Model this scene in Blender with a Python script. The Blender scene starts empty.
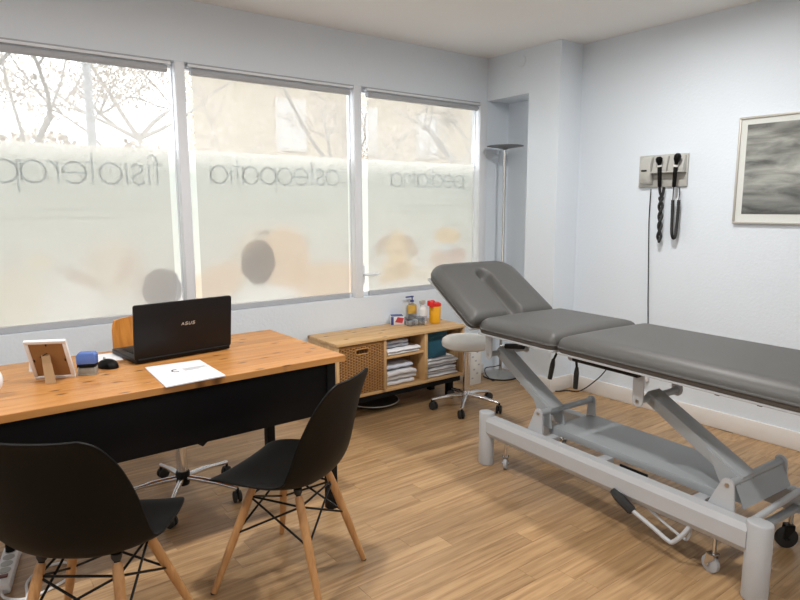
import bpy, bmesh, math, random
from mathutils import Vector, Matrix
random.seed(7)
SC = bpy.context.scene
COL = SC.collection
PI = math.pi
R = math.radians

# ------------------------------------------------------------------ camera
FPX = 620.25                      # focal length in pixels, image 800x600
YAW, PITCH, ROLL = R(37.07), R(8.565), R(0.154)
CAM = Vector((0.0, 0.0, 1.42))
c_f = Vector((math.sin(YAW)*math.cos(PITCH), math.cos(YAW)*math.cos(PITCH), -math.sin(PITCH)))
c_r0 = Vector((math.cos(YAW), -math.sin(YAW), 0)); c_d0 = c_f.cross(c_r0)
c_r = math.cos(ROLL)*c_r0 + math.sin(ROLL)*c_d0
c_d = -math.sin(ROLL)*c_r0 + math.cos(ROLL)*c_d0
cam = bpy.data.cameras.new('camera'); cam.sensor_width = 36; cam.lens = FPX/800*36; cam.clip_start = .05
camo = bpy.data.objects.new('camera', cam); COL.objects.link(camo)
camo.matrix_world = Matrix(((c_r.x, -c_d.x, -c_f.x, CAM.x), (c_r.y, -c_d.y, -c_f.y, CAM.y), (c_r.z, -c_d.z, -c_f.z, CAM.z), (0, 0, 0, 1)))
SC.camera = camo
def at(px, py, ax, val):          # photo pixel -> point on an axis-aligned plane of the place
    d = c_r*((px-400)/FPX) + c_d*((py-300)/FPX) + c_f
    i = 'xyz'.index(ax)
    return CAM + d*((val-CAM[i])/d[i])

# ------------------------------------------------------------------ sky, exposure
world = bpy.data.worlds.new('overcast_sky'); SC.world = world; world.use_nodes = True
bg = world.node_tree.nodes['Background']; bg.inputs[0].default_value = (.98, .985, 1, 1); bg.inputs[1].default_value = 4.9
SC.view_settings.view_transform = 'Standard'; SC.view_settings.look = 'None'
SC.view_settings.gamma = 1; SC.view_settings.use_curve_mapping = False; SC.view_settings.exposure = 0.17
LAMP_POWER = 24.5                 # each recessed downlight, watts
LAMP_COL = (1.0, .98, .955)

# ------------------------------------------------------------------ materials
MATS = {}
def _n(nt, t, **kw):
    n = nt.nodes.new(t)
    for k, v in kw.items():
        if k in n.inputs: n.inputs[k].default_value = v
        else: setattr(n, k, v)
    return n
def base_mat(name):
    m = bpy.data.materials.new(name); m.use_nodes = True; MATS[name] = m
    return m, m.node_tree, m.node_tree.nodes['Principled BSDF']
def c4(c): return (c[0], c[1], c[2], 1)
def plain(name, col, rough=.5,  metal=0, var=.06, scale=12, bump=0, bscale=200, coat=0, trans=0, spec=.5):
    m, nt, b = base_mat(name)
    b.inputs['Roughness'].default_value = rough; b.inputs['Metallic'].default_value = metal
    b.inputs['Specular IOR Level'].default_value = spec; b.inputs['Coat Weight'].default_value = coat; b.inputs['Transmission Weight'].default_value = trans
    tc = _n(nt, 'ShaderNodeTexCoord'); no = _n(nt, 'ShaderNodeTexNoise', Scale=scale, Detail=3.0)
    nt.links.new(tc.outputs['Object'], no.inputs['Vector'])
    mx = _n(nt, 'ShaderNodeMix', data_type='RGBA')
    mx.inputs[6].default_value = c4([max(0, x*(1-var)) for x in col]); mx.inputs[7].default_value = c4([min(1, x*(1+var)) for x in col])
    nt.links.new(no.outputs['Fac'], mx.inputs[0]); nt.links.new(mx.outputs[2], b.inputs['Base Color'])
    if bump:
        n2 = _n(nt, 'ShaderNodeTexNoise', Scale=bscale, Detail=2.0); nt.links.new(tc.outputs['Object'], n2.inputs['Vector'])
        bp = _n(nt, 'ShaderNodeBump', Strength=bump, Distance=.004); nt.links.new(n2.outputs['Fac'], bp.inputs['Height'])
        nt.links.new(bp.outputs[0], b.inputs['Normal'])
    return m
def wood(name, dark, mid, light, axis='x', stretch=14, scale=3.0, rough=.42, knots=0.0, objvar=0.0, knotcol=(.12, .045, .015)):
    m, nt, b = base_mat(name); L = nt.links
    b.inputs['Roughness'].default_value = rough
    tc = _n(nt, 'ShaderNodeTexCoord'); oi = _n(nt, 'ShaderNodeObjectInfo')
    off = _n(nt, 'ShaderNodeVectorMath', operation='MULTIPLY_ADD'); off.inputs[1].default_value = (1, 1, 1)
    rv = _n(nt, 'ShaderNodeVectorMath', operation='SCALE'); rv.inputs[0].default_value = (37, 61, 23); L.new(oi.outputs['Random'], rv.inputs[3])
    L.new(tc.outputs['Object'], off.inputs[0]); L.new(rv.outputs[0], off.inputs[2])
    mp = _n(nt, 'ShaderNodeMapping'); s = [stretch]*3; s['xyz'.index(axis)] = 1.0
    mp.inputs['Scale'].default_value = s; L.new(off.outputs[0], mp.inputs['Vector'])
    no = _n(nt, 'ShaderNodeTexNoise', Scale=scale, Detail=5.0, Roughness=.6, Distortion=.6); L.new(mp.outputs[0], no.inputs['Vector'])
    cr = _n(nt, 'ShaderNodeValToRGB'); e = cr.color_ramp.elements
    e[0].position = .3; e[0].color = c4(dark); e[1].position = .72; e[1].color = c4(light)
    k = e.new(.5); k.color = c4(mid); L.new(no.outputs['Fac'], cr.inputs[0])
    col = cr.outputs[0]
    if knots:
        mp2 = _n(nt, 'ShaderNodeMapping'); s2 = [9.0]*3; s2['xyz'.index(axis)] = 3.6; mp2.inputs['Scale'].default_value = s2
        L.new(off.outputs[0], mp2.inputs['Vector'])
        vo = _n(nt, 'ShaderNodeTexVoronoi', voronoi_dimensions='2D', Scale=1.0, Randomness=1.0); L.new(mp2.outputs[0], vo.inputs['Vector'])
        mr = _n(nt, 'ShaderNodeMapRange'); mr.inputs[1].default_value = .035; mr.inputs[2].default_value = .10; mr.inputs[3].default_value = knots; mr.inputs[4].default_value = 0
        L.new(vo.outputs['Distance'], mr.inputs[0])
        mx = _n(nt, 'ShaderNodeMix', data_type='RGBA'); mx.inputs[7].default_value = c4(knotcol)
        L.new(mr.outputs[0], mx.inputs[0]); L.new(col, mx.inputs[6]); col = mx.outputs[2]
    if objvar:
        hs = _n(nt, 'ShaderNodeHueSaturation'); mr = _n(nt, 'ShaderNodeMapRange'); mr.inputs[3].default_value = 1-objvar; mr.inputs[4].default_value = 1+objvar
        L.new(oi.outputs['Random'], mr.inputs[0]); L.new(mr.outputs[0], hs.inputs['Value']); L.new(col, hs.inputs['Color']); col = hs.outputs[0]
    L.new(col, b.inputs['Base Color'])
    bp = _n(nt, 'ShaderNodeBump', Strength=.08, Distance=.002); L.new(no.outputs['Fac'], bp.inputs['Height']); L.new(bp.outputs[0], b.inputs['Normal'])
    return m
def thin_glass(name, tint=(1, 1, 1), gloss=.06):
    m, nt, b = base_mat(name); nt.nodes.remove(b); out = nt.nodes['Material Output']
    t = _n(nt, 'ShaderNodeBsdfTransparent', Color=c4(tint)); g = _n(nt, 'ShaderNodeBsdfGlossy', Roughness=.05)
    mx = _n(nt, 'ShaderNodeMixShader', Fac=gloss); nt.links.new(t.outputs[0], mx.inputs[1]); nt.links.new(g.outputs[0], mx.inputs[2])
    nt.links.new(mx.outputs[0], out.inputs[0]); return m
def sheet(name, col, trans, transl, tcol=None):
    """thin cloth / film: transparent holes + translucent + diffuse"""
    m, nt, b = base_mat(name); nt.nodes.remove(b); out = nt.nodes['Material Output']
    d = _n(nt, 'ShaderNodeBsdfDiffuse', Color=c4(col)); tl = _n(nt, 'ShaderNodeBsdfTranslucent', Color=c4(tcol or col)); t = _n(nt, 'ShaderNodeBsdfTransparent')
    a = _n(nt, 'ShaderNodeMixShader', Fac=transl); nt.links.new(d.outputs[0], a.inputs[1]); nt.links.new(tl.outputs[0], a.inputs[2])
    c = _n(nt, 'ShaderNodeMixShader', Fac=trans); nt.links.new(a.outputs[0], c.inputs[1]); nt.links.new(t.outputs[0], c.inputs[2])
    nt.links.new(c.outputs[0], out.inputs[0]); return m, d, tl
def emis(name, col, s):
    m, nt, b = base_mat(name); b.inputs['Emission Color'].default_value = c4(col); b.inputs['Emission Strength'].default_value = s
    b.inputs['Base Color'].default_value = c4(col); return m

plain('wall_paint', (.735, .795, .855), .85, var=.015, scale=3, bump=.35, bscale=60)
plain('ceiling_paint', (.86, .865, .86), .9, var=.015, scale=2)
plain('white_trim', (.78, .81, .85), .5, var=.02)
plain('baseboard_white', (.78, .75, .72), .5, var=.03)
plain('subfloor', (.10, .065, .04), .8)
wood('oak', (.26, .145, .062), (.41, .25, .12), (.53, .345, .18), 'x', 20, 2.2, .36, knots=.22, objvar=.11, knotcol=(.22, .12, .06))
wood('pine_orange', (.40, .165, .042), (.50, .225, .065), (.57, .275, .09), 'x', 14, 1.6, .38, knots=.95, objvar=.07)
wood('pine_pale', (.50, .29, .12), (.62, .39, .18), (.70, .47, .24), 'x', 14, 1.8, .5, knots=.95, objvar=.05)
wood('pine_pale_v', (.50, .29, .12), (.62, .39, .18), (.70, .47, .24), 'z', 14, 1.8, .5, knots=.5, objvar=.05)
wood('beech_leg', (.42, .20, .07), (.54, .28, .11), (.62, .34, .14), 'z', 14, 3, .4)
wood('plywood_orange', (.48, .17, .02), (.60, .23, .03), (.66, .28, .045), 'z', 14, 3, .35)
plain('rattan', (.42, .21, .06), .6, var=.35, scale=60)
plain('rattan_dark', (.17, .07, .02), .7, var=.3, scale=60)
plain('black_paint', (.007, .007, .008), .6, var=.1, spec=.15)
plain('black_plastic', (.0045, .004, .0035), .5, var=.05, spec=.16)
plain('black_rubber', (.018, .018, .018), .6, var=.1)
plain('black_metal', (.008, .008, .008), .45, var=.1, spec=.25)
plain('laptop_black', (.009, .0075, .0075), .42, var=.1, spec=.25, bump=.05, bscale=400)
plain('vinyl_grey', (.080, .078, .074), .48, var=.06, scale=5, bump=.12, bscale=350)
plain('bed_paint', (.49, .505, .525), .45, var=.03)
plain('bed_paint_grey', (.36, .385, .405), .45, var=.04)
plain('chrome', (.75, .75, .76), .15, metal=1, var=.03)
plain('steel_brushed', (.50, .48, .45), .28, metal=1, var=.06)
plain('steel_dark', (.20, .19, .18), .35, metal=1, var=.05)
plain('grey_plastic', (.46, .46, .43), .5, var=.03)
plain('white_vinyl', (.74, .73, .70), .4, var=.03)
plain('white_plastic', (.80, .80, .80), .4, var=.02)
plain('white_cloth', (.80, .80, .82), .9, var=.06, bump=.4, bscale=90)
plain('grey_cloth', (.55, .58, .66), .9, var=.08, bump=.4, bscale=90)
plain('blue_card', (.012, .095, .15), .6, var=.06)
plain('paper', (.80, .80, .82), .8, var=.02)
plain('hardboard', (.30, .155, .055), .7, var=.12, scale=30)
plain('strut_card', (.38, .24, .12), .7, var=.1, scale=30)
plain('stamp_blue', (.09, .17, .46), .45, var=.05)
plain('stamp_base', (.33, .32, .28), .35, var=.1)
plain('yellow_plastic', (.85, .42, .01), .4, var=.04)
plain('red_plastic', (.75, .02, .02), .4, var=.04)
plain('red_print', (.55, .05, .06), .5, var=.1)
plain('blue_print', (.04, .06, .22), .5, var=.1)
plain('amber_label', (.75, .45, .08), .6, var=.15, scale=60)
plain('ink_grey', (.42, .42, .46), .7, var=.1)
plain('logo_silver', (.70, .66, .62), .35, metal=.6)
plain('mat_cream', (.84, .83, .79), .8, var=.01)
plain('frame_silver', (.52, .50, .46), .4, metal=.3, var=.04)
plain('rail_grey', (.40, .41, .43), .45, var=.03)
plain('rail_light', (.43, .445, .47), .5, var=.02)
plain('brown_red', (.16, .04, .03), .5)
thin_glass('glass', (.97, .98, .98), .04)
thin_glass('clear_plastic', (.80, .83, .86), .16)
plain('bark', (.30, .285, .265), .9, var=.2, scale=20)
plain('leaf_dry', (.40, .35, .30), .8, var=.35, scale=3)
plain('leaf_green', (.20, .20, .12), .8, var=.35, scale=3)
plain('facade_ochre', (.36, .31, .235), .9, var=.08, scale=2)
plain('facade_trim', (.46, .44, .40), .8)
plain('facade_glass', (.42, .42, .41), .6)
plain('street', (.30, .30, .29), .9)
plain('lamp_post', (.30, .31, .32), .5)
sheet('blind_fabric', (.58, .57, .54), .40, .33)
emis('lamp_diffuser', (1, .95, .88), 3.0)

# ------------------------------------------------------------------ mesh helpers
class MB:
    def __init__(s): s.v = []; s.f = []; s.M = None
    def add(s, vs, fs):
        o = len(s.v)
        s.v += [(s.M @ Vector(v))[:] if s.M is not None else tuple(v) for v in vs]
        s.f += [tuple(i+o for i in f) for f in fs]; return s
    def box(s, x0, x1, y0, y1, z0, z1):
        return s.add([(x0, y0, z0), (x1, y0, z0), (x1, y1, z0), (x0, y1, z0), (x0, y0, z1), (x1, y0, z1), (x1, y1, z1), (x0, y1, z1)],
                     [(0, 3, 2, 1), (4, 5, 6, 7), (0, 1, 5, 4), (1, 2, 6, 5), (2, 3, 7, 6), (3, 0, 4, 7)])
    def tube(s, pts, r, n=10, cap=True, closed=False):
        pts = [Vector(p) for p in pts]; N = len(pts)
        rs = r if isinstance(r, (list, tuple)) else [r]*N
        vs = []; prev = None
        for i, p in enumerate(pts):
            if closed: t = pts[(i+1) % N]-pts[i-1]
            else: t = pts[min(i+1, N-1)]-pts[max(i-1, 0)]
            t.normalize()
            if prev is None:
                a = Vector((0, 0, 1)) if abs(t.z) < .9 else Vector((1, 0, 0)); prev = t.cross(a).normalized()
            else:
                prev = (prev - t*prev.dot(t))
                if prev.length < 1e-6: prev = t.orthogonal()
                prev.normalize()
            b = t.cross(prev)
            for k in range(n):
                a = 2*PI*k/n; vs.append(p + (prev*math.cos(a)+b*math.sin(a))*rs[i])
        fs = []
        for i in range(N if closed else N-1):
            j = (i+1) % N
            for k in range(n): k2 = (k+1) % n; fs.append((i*n+k, i*n+k2, j*n+k2, j*n+k))
        if cap and not closed: fs.append(tuple(range(n-1, -1, -1))); fs.append(tuple((N-1)*n+k for k in range(n)))
        return s.add(vs, fs)
    def lathe(s, prof, n=24, c=(0, 0, 0), sx=1, sy=1):
        vs = []; fs = []; P = len(prof)
        for r, z in prof:
            for k in range(n): a = 2*PI*k/n; vs.append((c[0]+r*math.cos(a)*sx, c[1]+r*math.sin(a)*sy, c[2]+z))
        for i in range(P-1):
            for k in range(n): k2 = (k+1) % n; fs.append((i*n+k, i*n+k2, (i+1)*n+k2, (i+1)*n+k))
        fs.append(tuple(range(n-1, -1, -1))); fs.append(tuple((P-1)*n+k for k in range(n)))
        return s.add(vs, fs)
    def prism(s, poly, ax, a, b):
        """poly: 2-D outline; ax: axis of extrusion; the other two axes in xyz order"""
        def mk(p, w): q = list(p); q.insert('xyz'.index(ax), w); return tuple(q)
        n = len(poly); vs = [mk(p, a) for p in poly]+[mk(p, b) for p in poly]
        fs = [tuple(range(n-1, -1, -1)), tuple(range(n, 2*n))]+[(i, (i+1) % n, n+(i+1) % n, n+i) for i in range(n)]
        return s.add(vs, fs)
    def grid(s, fn, nu, nv, closed_u=False):
        vs = [fn(i, j) for i in range(nu) for j in range(nv)]
        fs = [(i*nv+j, ((i+1) % nu)*nv+j, ((i+1) % nu)*nv+j+1, i*nv+j+1) for i in range(nu if closed_u else nu-1) for j in range(nv-1)]
        return s.add(vs, fs)
    def build(s, name, mat, parent=None, bevel=0, seg=2, smooth=True, loc=None, rot=None, thick=0, angle=38):
        me = bpy.data.meshes.new(name); bm = bmesh.new()
        vs = [bm.verts.new(v) for v in s.v]
        for f in s.f:
            try: bm.faces.new([vs[i] for i in f])
            except ValueError: pass
        if thick:
            bmesh.ops.recalc_face_normals(bm, faces=bm.faces); bmesh.ops.solidify(bm, geom=bm.faces[:], thickness=thick)
        bmesh.ops.recalc_face_normals(bm, faces=bm.faces)
        if bevel:
            ed = [e for e in bm.edges if len(e.link_faces) == 2 and e.calc_face_angle(0) > R(50)]
            bmesh.ops.bevel(bm, geom=ed, offset=bevel, segments=seg, profile=.5, affect='EDGES', clamp_overlap=True)
        bm.to_mesh(me); bm.free()
        if smooth:
            me.polygons.foreach_set('use_smooth', [True]*len(me.polygons)); me.set_sharp_from_angle(angle=R(angle))
        me.materials.append(MATS[mat] if isinstance(mat, str) else mat)
        o = bpy.data.objects.new(name, me); COL.objects.link(o)
        if parent: o.parent = parent
        if loc: o.location = loc
        if rot: o.rotation_euler = rot
        return o
def tag(o, label, cat, group=None):
    o['label'] = label; o['category'] = cat
    if group: o['group'] = group
    return o
def thing(name, label, cat, loc=(0, 0, 0), rz=0, group=None):
    o = bpy.data.objects.new(name, None); COL.objects.link(o); o.empty_display_size = .1
    o.location = loc; o.rotation_euler = (0, 0, rz)
    return tag(o, label, cat, group)
def struct(o, label=None):
    o['kind'] = 'structure'
    if label: o['label'] = label
    return o
def bx(name, mat, parent, x0, x1, y0, y1, z0, z1, bevel=.002, **k):
    return MB().box(x0, x1, y0, y1, z0, z1).build(name, mat, parent, bevel=bevel, **k)
def arc(cx, cy, r, a0, a1, n): return [(cx+r*math.cos(R(a0+(a1-a0)*i/n)), cy+r*math.sin(R(a0+(a1-a0)*i/n))) for i in range(n+1)]
def rrect(x0, x1, y0, y1, r, n=5):
    return arc(x1-r, y0+r, r, -90, 0, n)+arc(x1-r, y1-r, r, 0, 90, n)+arc(x0+r, y1-r, r, 90, 180, n)+arc(x0+r, y0+r, r, 180, 270, n)
def smooth_path(pts, k=6):
    P = [Vector(p) for p in pts]; out = []
    for i in range(len(P)-1):
        p0 = P[max(i-1, 0)]; p1 = P[i]; p2 = P[i+1]; p3 = P[min(i+2, len(P)-1)]
        for j in range(k):
            t = j/k; out.append(.5*((2*p1)+(p2-p0)*t+(2*p0-5*p1+4*p2-p3)*t*t+(3*p1-p0-3*p2+p3)*t**3))
    out.append(P[-1]); return out

# ------------------------------------------------------------------ the room
XL, XR, YB, YW, ZC = -1.7, 3.95, -1.6, 3.72, 2.59       # left, right, rear, window wall, ceiling
XC = 3.70                                               # face of the corner column
YCOL, YN = 2.99, 3.28                                   # column from YCOL to YN, niche from YN to the window wall
ZS, ZT = .77, 2.245                                     # window sill and head
fl = MB().box(XL-.15, XR+.15, YB-.15, YW+.25, -.12, -.012).build('floor', 'subfloor'); struct(fl, 'light oak laminate floor of staggered boards')
PW, PLN = .095, .92
def plank_mesh(): return MB().box(0, PLN-.0006, 0, PW-.0006, -.012, 0)
proto = plank_mesh().build('plank', 'oak', fl, bevel=.0005, seg=1); first = True
rest = MB()
y = YW-PW
while y > YB-.1:
    x = XL - random.random()*PLN*.9
    while x < XR:
        a, b = max(x, XL), min(x+PLN, XR)
        if b-a > .02:
            if y > .70 and b > -.05:
                if first: o = proto; first = False
                else: o = proto.copy(); COL.objects.link(o); o.parent = fl
                o.location = (a, y, 0); o.scale = ((b-a)/PLN, 1, 1)
            else: rest.box(a, b-.0006, y, y+PW-.0006, -.012, 0)
        x += PLN
    y -= PW
ro = rest.build('plank_rest', 'oak', fl, smooth=False); ro['kind'] = 'stuff'
ce = MB().box(XL-.15, XR+.15, YB-.15, YW+.25, ZC, ZC+.12).build('ceiling', 'ceiling_paint'); struct(ce, 'plain pale grey plaster ceiling')
w = MB().box(XL-.15, XR+.15, YW, YW+.18, 0, ZS).box(XL-.15, XR+.15, YW, YW+.18, ZT, ZC).box(XL-.15, .0, YW, YW+.18, ZS, ZT).box(3.70, XR+.15, YW, YW+.18, ZS, ZT)
struct(w.build('wall_back', 'wall_paint', smooth=False), 'pale blue wall around the three shop windows')
struct(MB().box(XR, XR+.15, YB-.15, YW, 0, ZC).build('wall_right', 'wall_paint', smooth=False), 'pale blue-white textured wall behind the treatment table')
struct(MB().box(XL-.15, XL, YB-.15, YW, 0, ZC).build('wall_left', 'wall_paint', smooth=False), 'pale wall on the desk side')
struct(MB().box(XL-.15, XR+.15, YB-.15, YB, 0, ZC).build('wall_front', 'wall_paint', smooth=False), 'pale wall facing the windows')
col = MB().box(XC, XR, YCOL, YN, 0, ZC).box(XC, XR, YN, YW, 2.262, ZC)
struct(col.build('wall_corner', 'wall_paint', smooth=False, bevel=0), 'pale column with a tall niche in the corner')
bb = MB().box(XR-.014, XR, YB, YCOL-.014, 0, .112)
struct(bb.build('baseboard_right', 'baseboard_white', bevel=.004), 'white skirting board along the right wall')
struct(MB().box(XC-.014, XR, YCOL-.014, YCOL, 0, .112).box(XC-.014, XC, YCOL, YN, 0, .112).build('baseboard_corner', 'baseboard_white', bevel=.004), 'white skirting board round the column')
struct(MB().box(XL, XC, YW-.014, YW, 0, .09).build('baseboard_back', 'baseboard_white', bevel=.004), 'white skirting board below the windows')
# posts between the windows
for i, (a, b) in enumerate(((0.0, .05), (1.203, 1.260), (2.416, 2.476), (3.622, 3.70))):
    struct(bx('trim_%d' % (i+1), 'white_trim', None, a, b, YW-.004, YW+.085, ZS, ZT, .003), 'white post at the side of a window')
# round cover high on the column
cv = MB(); cv.M = Matrix.Translation((XC, 3.365, 2.508)) @ Matrix.Rotation(-PI/2, 4, 'Y')
cv.lathe([(.046, 0), (.046, .004), (.042, .008), (.012, .010)], 28)
tag(cv.build('junction_cover', 'wall_paint'), 'round painted junction cover high on the column under the ceiling', 'cover')

# ------------------------------------------------------------------ windows: frame, pane, printed frosted film, lettering
YG = 3.785
def px_m(px, py, rx, ry):
    c = at(px, py, 'y', YG); a = at(px+rx, py, 'y', YG); b = at(px, py+ry, 'y', YG)
    return c.x, c.z, (a-c).length, (b-c).length
def film_mat(name, blobs):
    m, nt, b = base_mat(name); nt.nodes.remove(b); L = nt.links; out = nt.nodes['Material Output']
    ge = _n(nt, 'ShaderNodeNewGeometry'); no = _n(nt, 'ShaderNodeTexNoise', Scale=9.0, Detail=3.0); L.new(ge.outputs['Position'], no.inputs['Vector'])
    wob = _n(nt, 'ShaderNodeVectorMath', operation='MULTIPLY_ADD'); wob.inputs[1].default_value = (.05, .05, .05)
    sb = _n(nt, 'ShaderNodeVectorMath', operation='SUBTRACT'); sb.inputs[1].default_value = (.025, 0, .025)
    L.new(no.outputs['Color'], wob.inputs[0]); L.new(ge.outputs['Position'], wob.inputs[2]); L.new(wob.outputs[0], sb.inputs[0])
    # film base: paler band along the upper edge, as printed
    sep = _n(nt, 'ShaderNodeSeparateXYZ'); L.new(ge.outputs['Position'], sep.inputs[0])
    cr = _n(nt, 'ShaderNodeValToRGB'); mr = _n(nt, 'ShaderNodeMapRange'); mr.inputs[1].default_value = .78; mr.inputs[2].default_value = 1.755
    L.new(sep.outputs['Z'], mr.inputs[0]); L.new(mr.outputs[0], cr.inputs[0])
    e = cr.color_ramp.elements; e[0].color = c4((0.540, 0.513, 0.461)); e[1].color = c4((0.758, 0.744, 0.689))
    for p, c in ((.45, (0.505, 0.507, 0.456)), (.85, (0.482, 0.502, 0.461)), (.90, (0.540, 0.558, 0.515)), (.95, (0.689, 0.687, 0.640))):
        k = e.new(p); k.color = c4(c)
    col = cr.outputs[0]
    for (px, py, rx, ry, ang, c, st, soft) in blobs:
        cx, cz, ax, az = px_m(px, py, rx, ry)
        mp = _n(nt, 'ShaderNodeMapping', vector_type='TEXTURE'); mp.inputs['Location'].default_value = (cx, 0, cz); mp.inputs['Rotation'].default_value = (0, R(-ang), 0)
        mp.inputs['Scale'].default_value = (ax, 1e6, az); L.new(sb.outputs[0], mp.inputs['Vector'])
        ln = _n(nt, 'ShaderNodeVectorMath', operation='LENGTH'); L.new(mp.outputs[0], ln.inputs[0])
        q = _n(nt, 'ShaderNodeMapRange', interpolation_type='SMOOTHSTEP'); q.inputs[1].default_value = 1-soft*.7; q.inputs[2].default_value = 1+soft*.45; q.inputs[3].default_value = st; q.inputs[4].default_value = 0
        L.new(ln.outputs['Value'], q.inputs[0])
        mx = _n(nt, 'ShaderNodeMix', data_type='RGBA'); mx.inputs[7].default_value = c4(c); L.new(q.outputs[0], mx.inputs[0]); L.new(col, mx.inputs[6]); col = mx.outputs[2]
    d = _n(nt, 'ShaderNodeBsdfDiffuse'); t = _n(nt, 'ShaderNodeBsdfTranslucent'); L.new(col, d.inputs[0]); L.new(col, t.inputs[0])
    a = _n(nt, 'ShaderNodeMixShader', Fac=.75); L.new(d.outputs[0], a.inputs[1]); L.new(t.outputs[0], a.inputs[2]); L.new(a.outputs[0], out.inputs[0])
    return m
SKIN = (0.551, 0.406, 0.282); HAIR = (0.149, 0.130, 0.119); FUR = (0.551, 0.440, 0.293); FURD = (0.344, 0.248, 0.174); WHITE = (0.620, 0.597, 0.553); GRY = (0.218, 0.203, 0.193); BLU = (0.413, 0.462, 0.467)
blobs = [
    [(115, 268, 30, 30, 20, (0.540, 0.462, 0.369), .5, .7), (40, 262, 14, 10, 0, (0.551, 0.473, 0.336), .45, .7), (18, 300, 30, 34, 0, (0.551, 0.507, 0.391), .5, .6), (70, 305, 32, 24, 0, WHITE, .5, .6),
     (80, 278, 22, 6, -25, (0.413, 0.304, 0.239), .4, .9), (126, 268, 9, 20, -30, (0.402, 0.293, 0.239), .35, .9), (12, 270, 4, 26, -20, (0.402, 0.349, 0.293), .3, .9), (148, 288, 14, 16, 0, (0.413, 0.349, 0.304), .5, .8), (163, 289, 20, 20, 0, GRY, .95, .12)],
    [(284, 258, 26, 32, 0, SKIN, .75, .35), (212, 288, 42, 20, 30, SKIN, .65, .5), (328, 283, 36, 22, 0, SKIN, .7, .4), (268, 303, 36, 18, 0, WHITE, .75, .4),
     (258, 262, 17, 23, 0, HAIR, .9, .2), (264, 233, 5, 3, 0, HAIR, .6, .5), (274, 277, 14, 2.5, 40, (0.540, 0.451, 0.369), .6, .6), (250, 240, 22, 10, 40, SKIN, .3, .9)],
    [(397, 247, 12, 16, 0, FUR, .85, .4), (381, 246, 5, 12, -28, FURD, .6, .5), (411, 247, 5, 13, 32, FURD, .6, .5), (398, 268, 17, 14, 0, FUR, .8, .5), (402, 270, 7, 8, 0, FURD, .45, .7), (397, 253, 3, 3, 0, FURD, .6, .7), (387, 279, 9, 6, 0, (0.540, 0.406, 0.271), .6, .6),
     (447, 236, 13, 9, 0, FUR, .9, .4), (448, 248, 10, 4, 0, BLU, .6, .7), (438, 259, 9, 9, 0, (0.459, 0.338, 0.260), .7, .5), (456, 256, 10, 10, 0, (0.425, 0.304, 0.250), .7, .5), (425, 275, 16, 8, 0, FUR, .35, .8)]]
# thin geometric lower-case strokes; x runs along the word, units of x-height
def glyph(ch):
    o = lambda cx: [(cx+.5*math.cos(R(a)), .5+.5*math.sin(R(a))) for a in range(0, 361, 15)]
    if ch == 'o': return 1.12, [o(.5)]
    if ch == 'a': return 1.14, [o(.5), [(1, 0), (1, 1)]]
    if ch == 'p': return 1.14, [o(.5), [(0, 1), (0, -.45)]]
    if ch == 'd': return 1.14, [o(.5), [(1, 0), (1, 1.5)]]
    if ch == 'e': return 1.12, [[(.0, .5), (1, .5)]+[(.5+.5*math.cos(R(a)), .5+.5*math.sin(R(a))) for a in range(0, 326, 15)]]
    if ch == 'i': return .34, [[(.1, 0), (.1, 1)], [(.1, 1.3), (.1, 1.4)]]
    if ch == 'f': return .52, [[(.2, 0), (.2, 1.2), (.26, 1.38), (.42, 1.46), (.52, 1.45)], [(0, 1), (.45, 1)]]
    if ch == 't': return .48, [[(.2, 0), (.2, 1.4)], [(0, 1), (.42, 1)]]
    if ch == 'r': return .56, [[(.08, 0), (.08, 1)], [(.08, .55), (.16, .84), (.32, .98), (.5, .98)]]
    if ch == 's': return .72, [[(.58, .82), (.48, .95), (.3, 1), (.12, .92), (.07, .74), (.16, .58), (.46, .44), (.57, .28), (.5, .08), (.3, 0), (.1, .04), (0, .2)]]
def word(mb, text, x0, z0, h, yy, wd=.011):
    x = x0
    for ch in text:
        adv, strokes = glyph(ch)
        for st in strokes:
            for (a, b) in zip(st, st[1:]):
                p = Vector((x-a[0]*h, 0, z0+a[1]*h)); q = Vector((x-b[0]*h, 0, z0+b[1]*h)); d = (q-p).normalized(); n = Vector((-d.z, 0, d.x))*wd/2; e = d*wd*.3
                mb.add([(k.x, yy, k.z) for k in (p-e+n, p-e-n, q+e-n, q+e+n)], [(0, 1, 2, 3)])
        x -= adv*h
sheet('film_ink', (.33, .46, .51), .24, .75)
sheet('film_ink_small', (.45, .52, .52), .62, .75)
WIN = [(.05, 1.203, 'fisioterapia', 1.115, .114, at(110, 184, 'y', YG).z), (1.260, 2.416, 'osteopatia', at(339, 184, 'y', YG).x, .106, at(300, 185, 'y', YG).z), (2.476, 3.622, 'pediatria', at(463, 187, 'y', YG).x, .100, at(430, 187.5, 'y', YG).z)]
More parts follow.
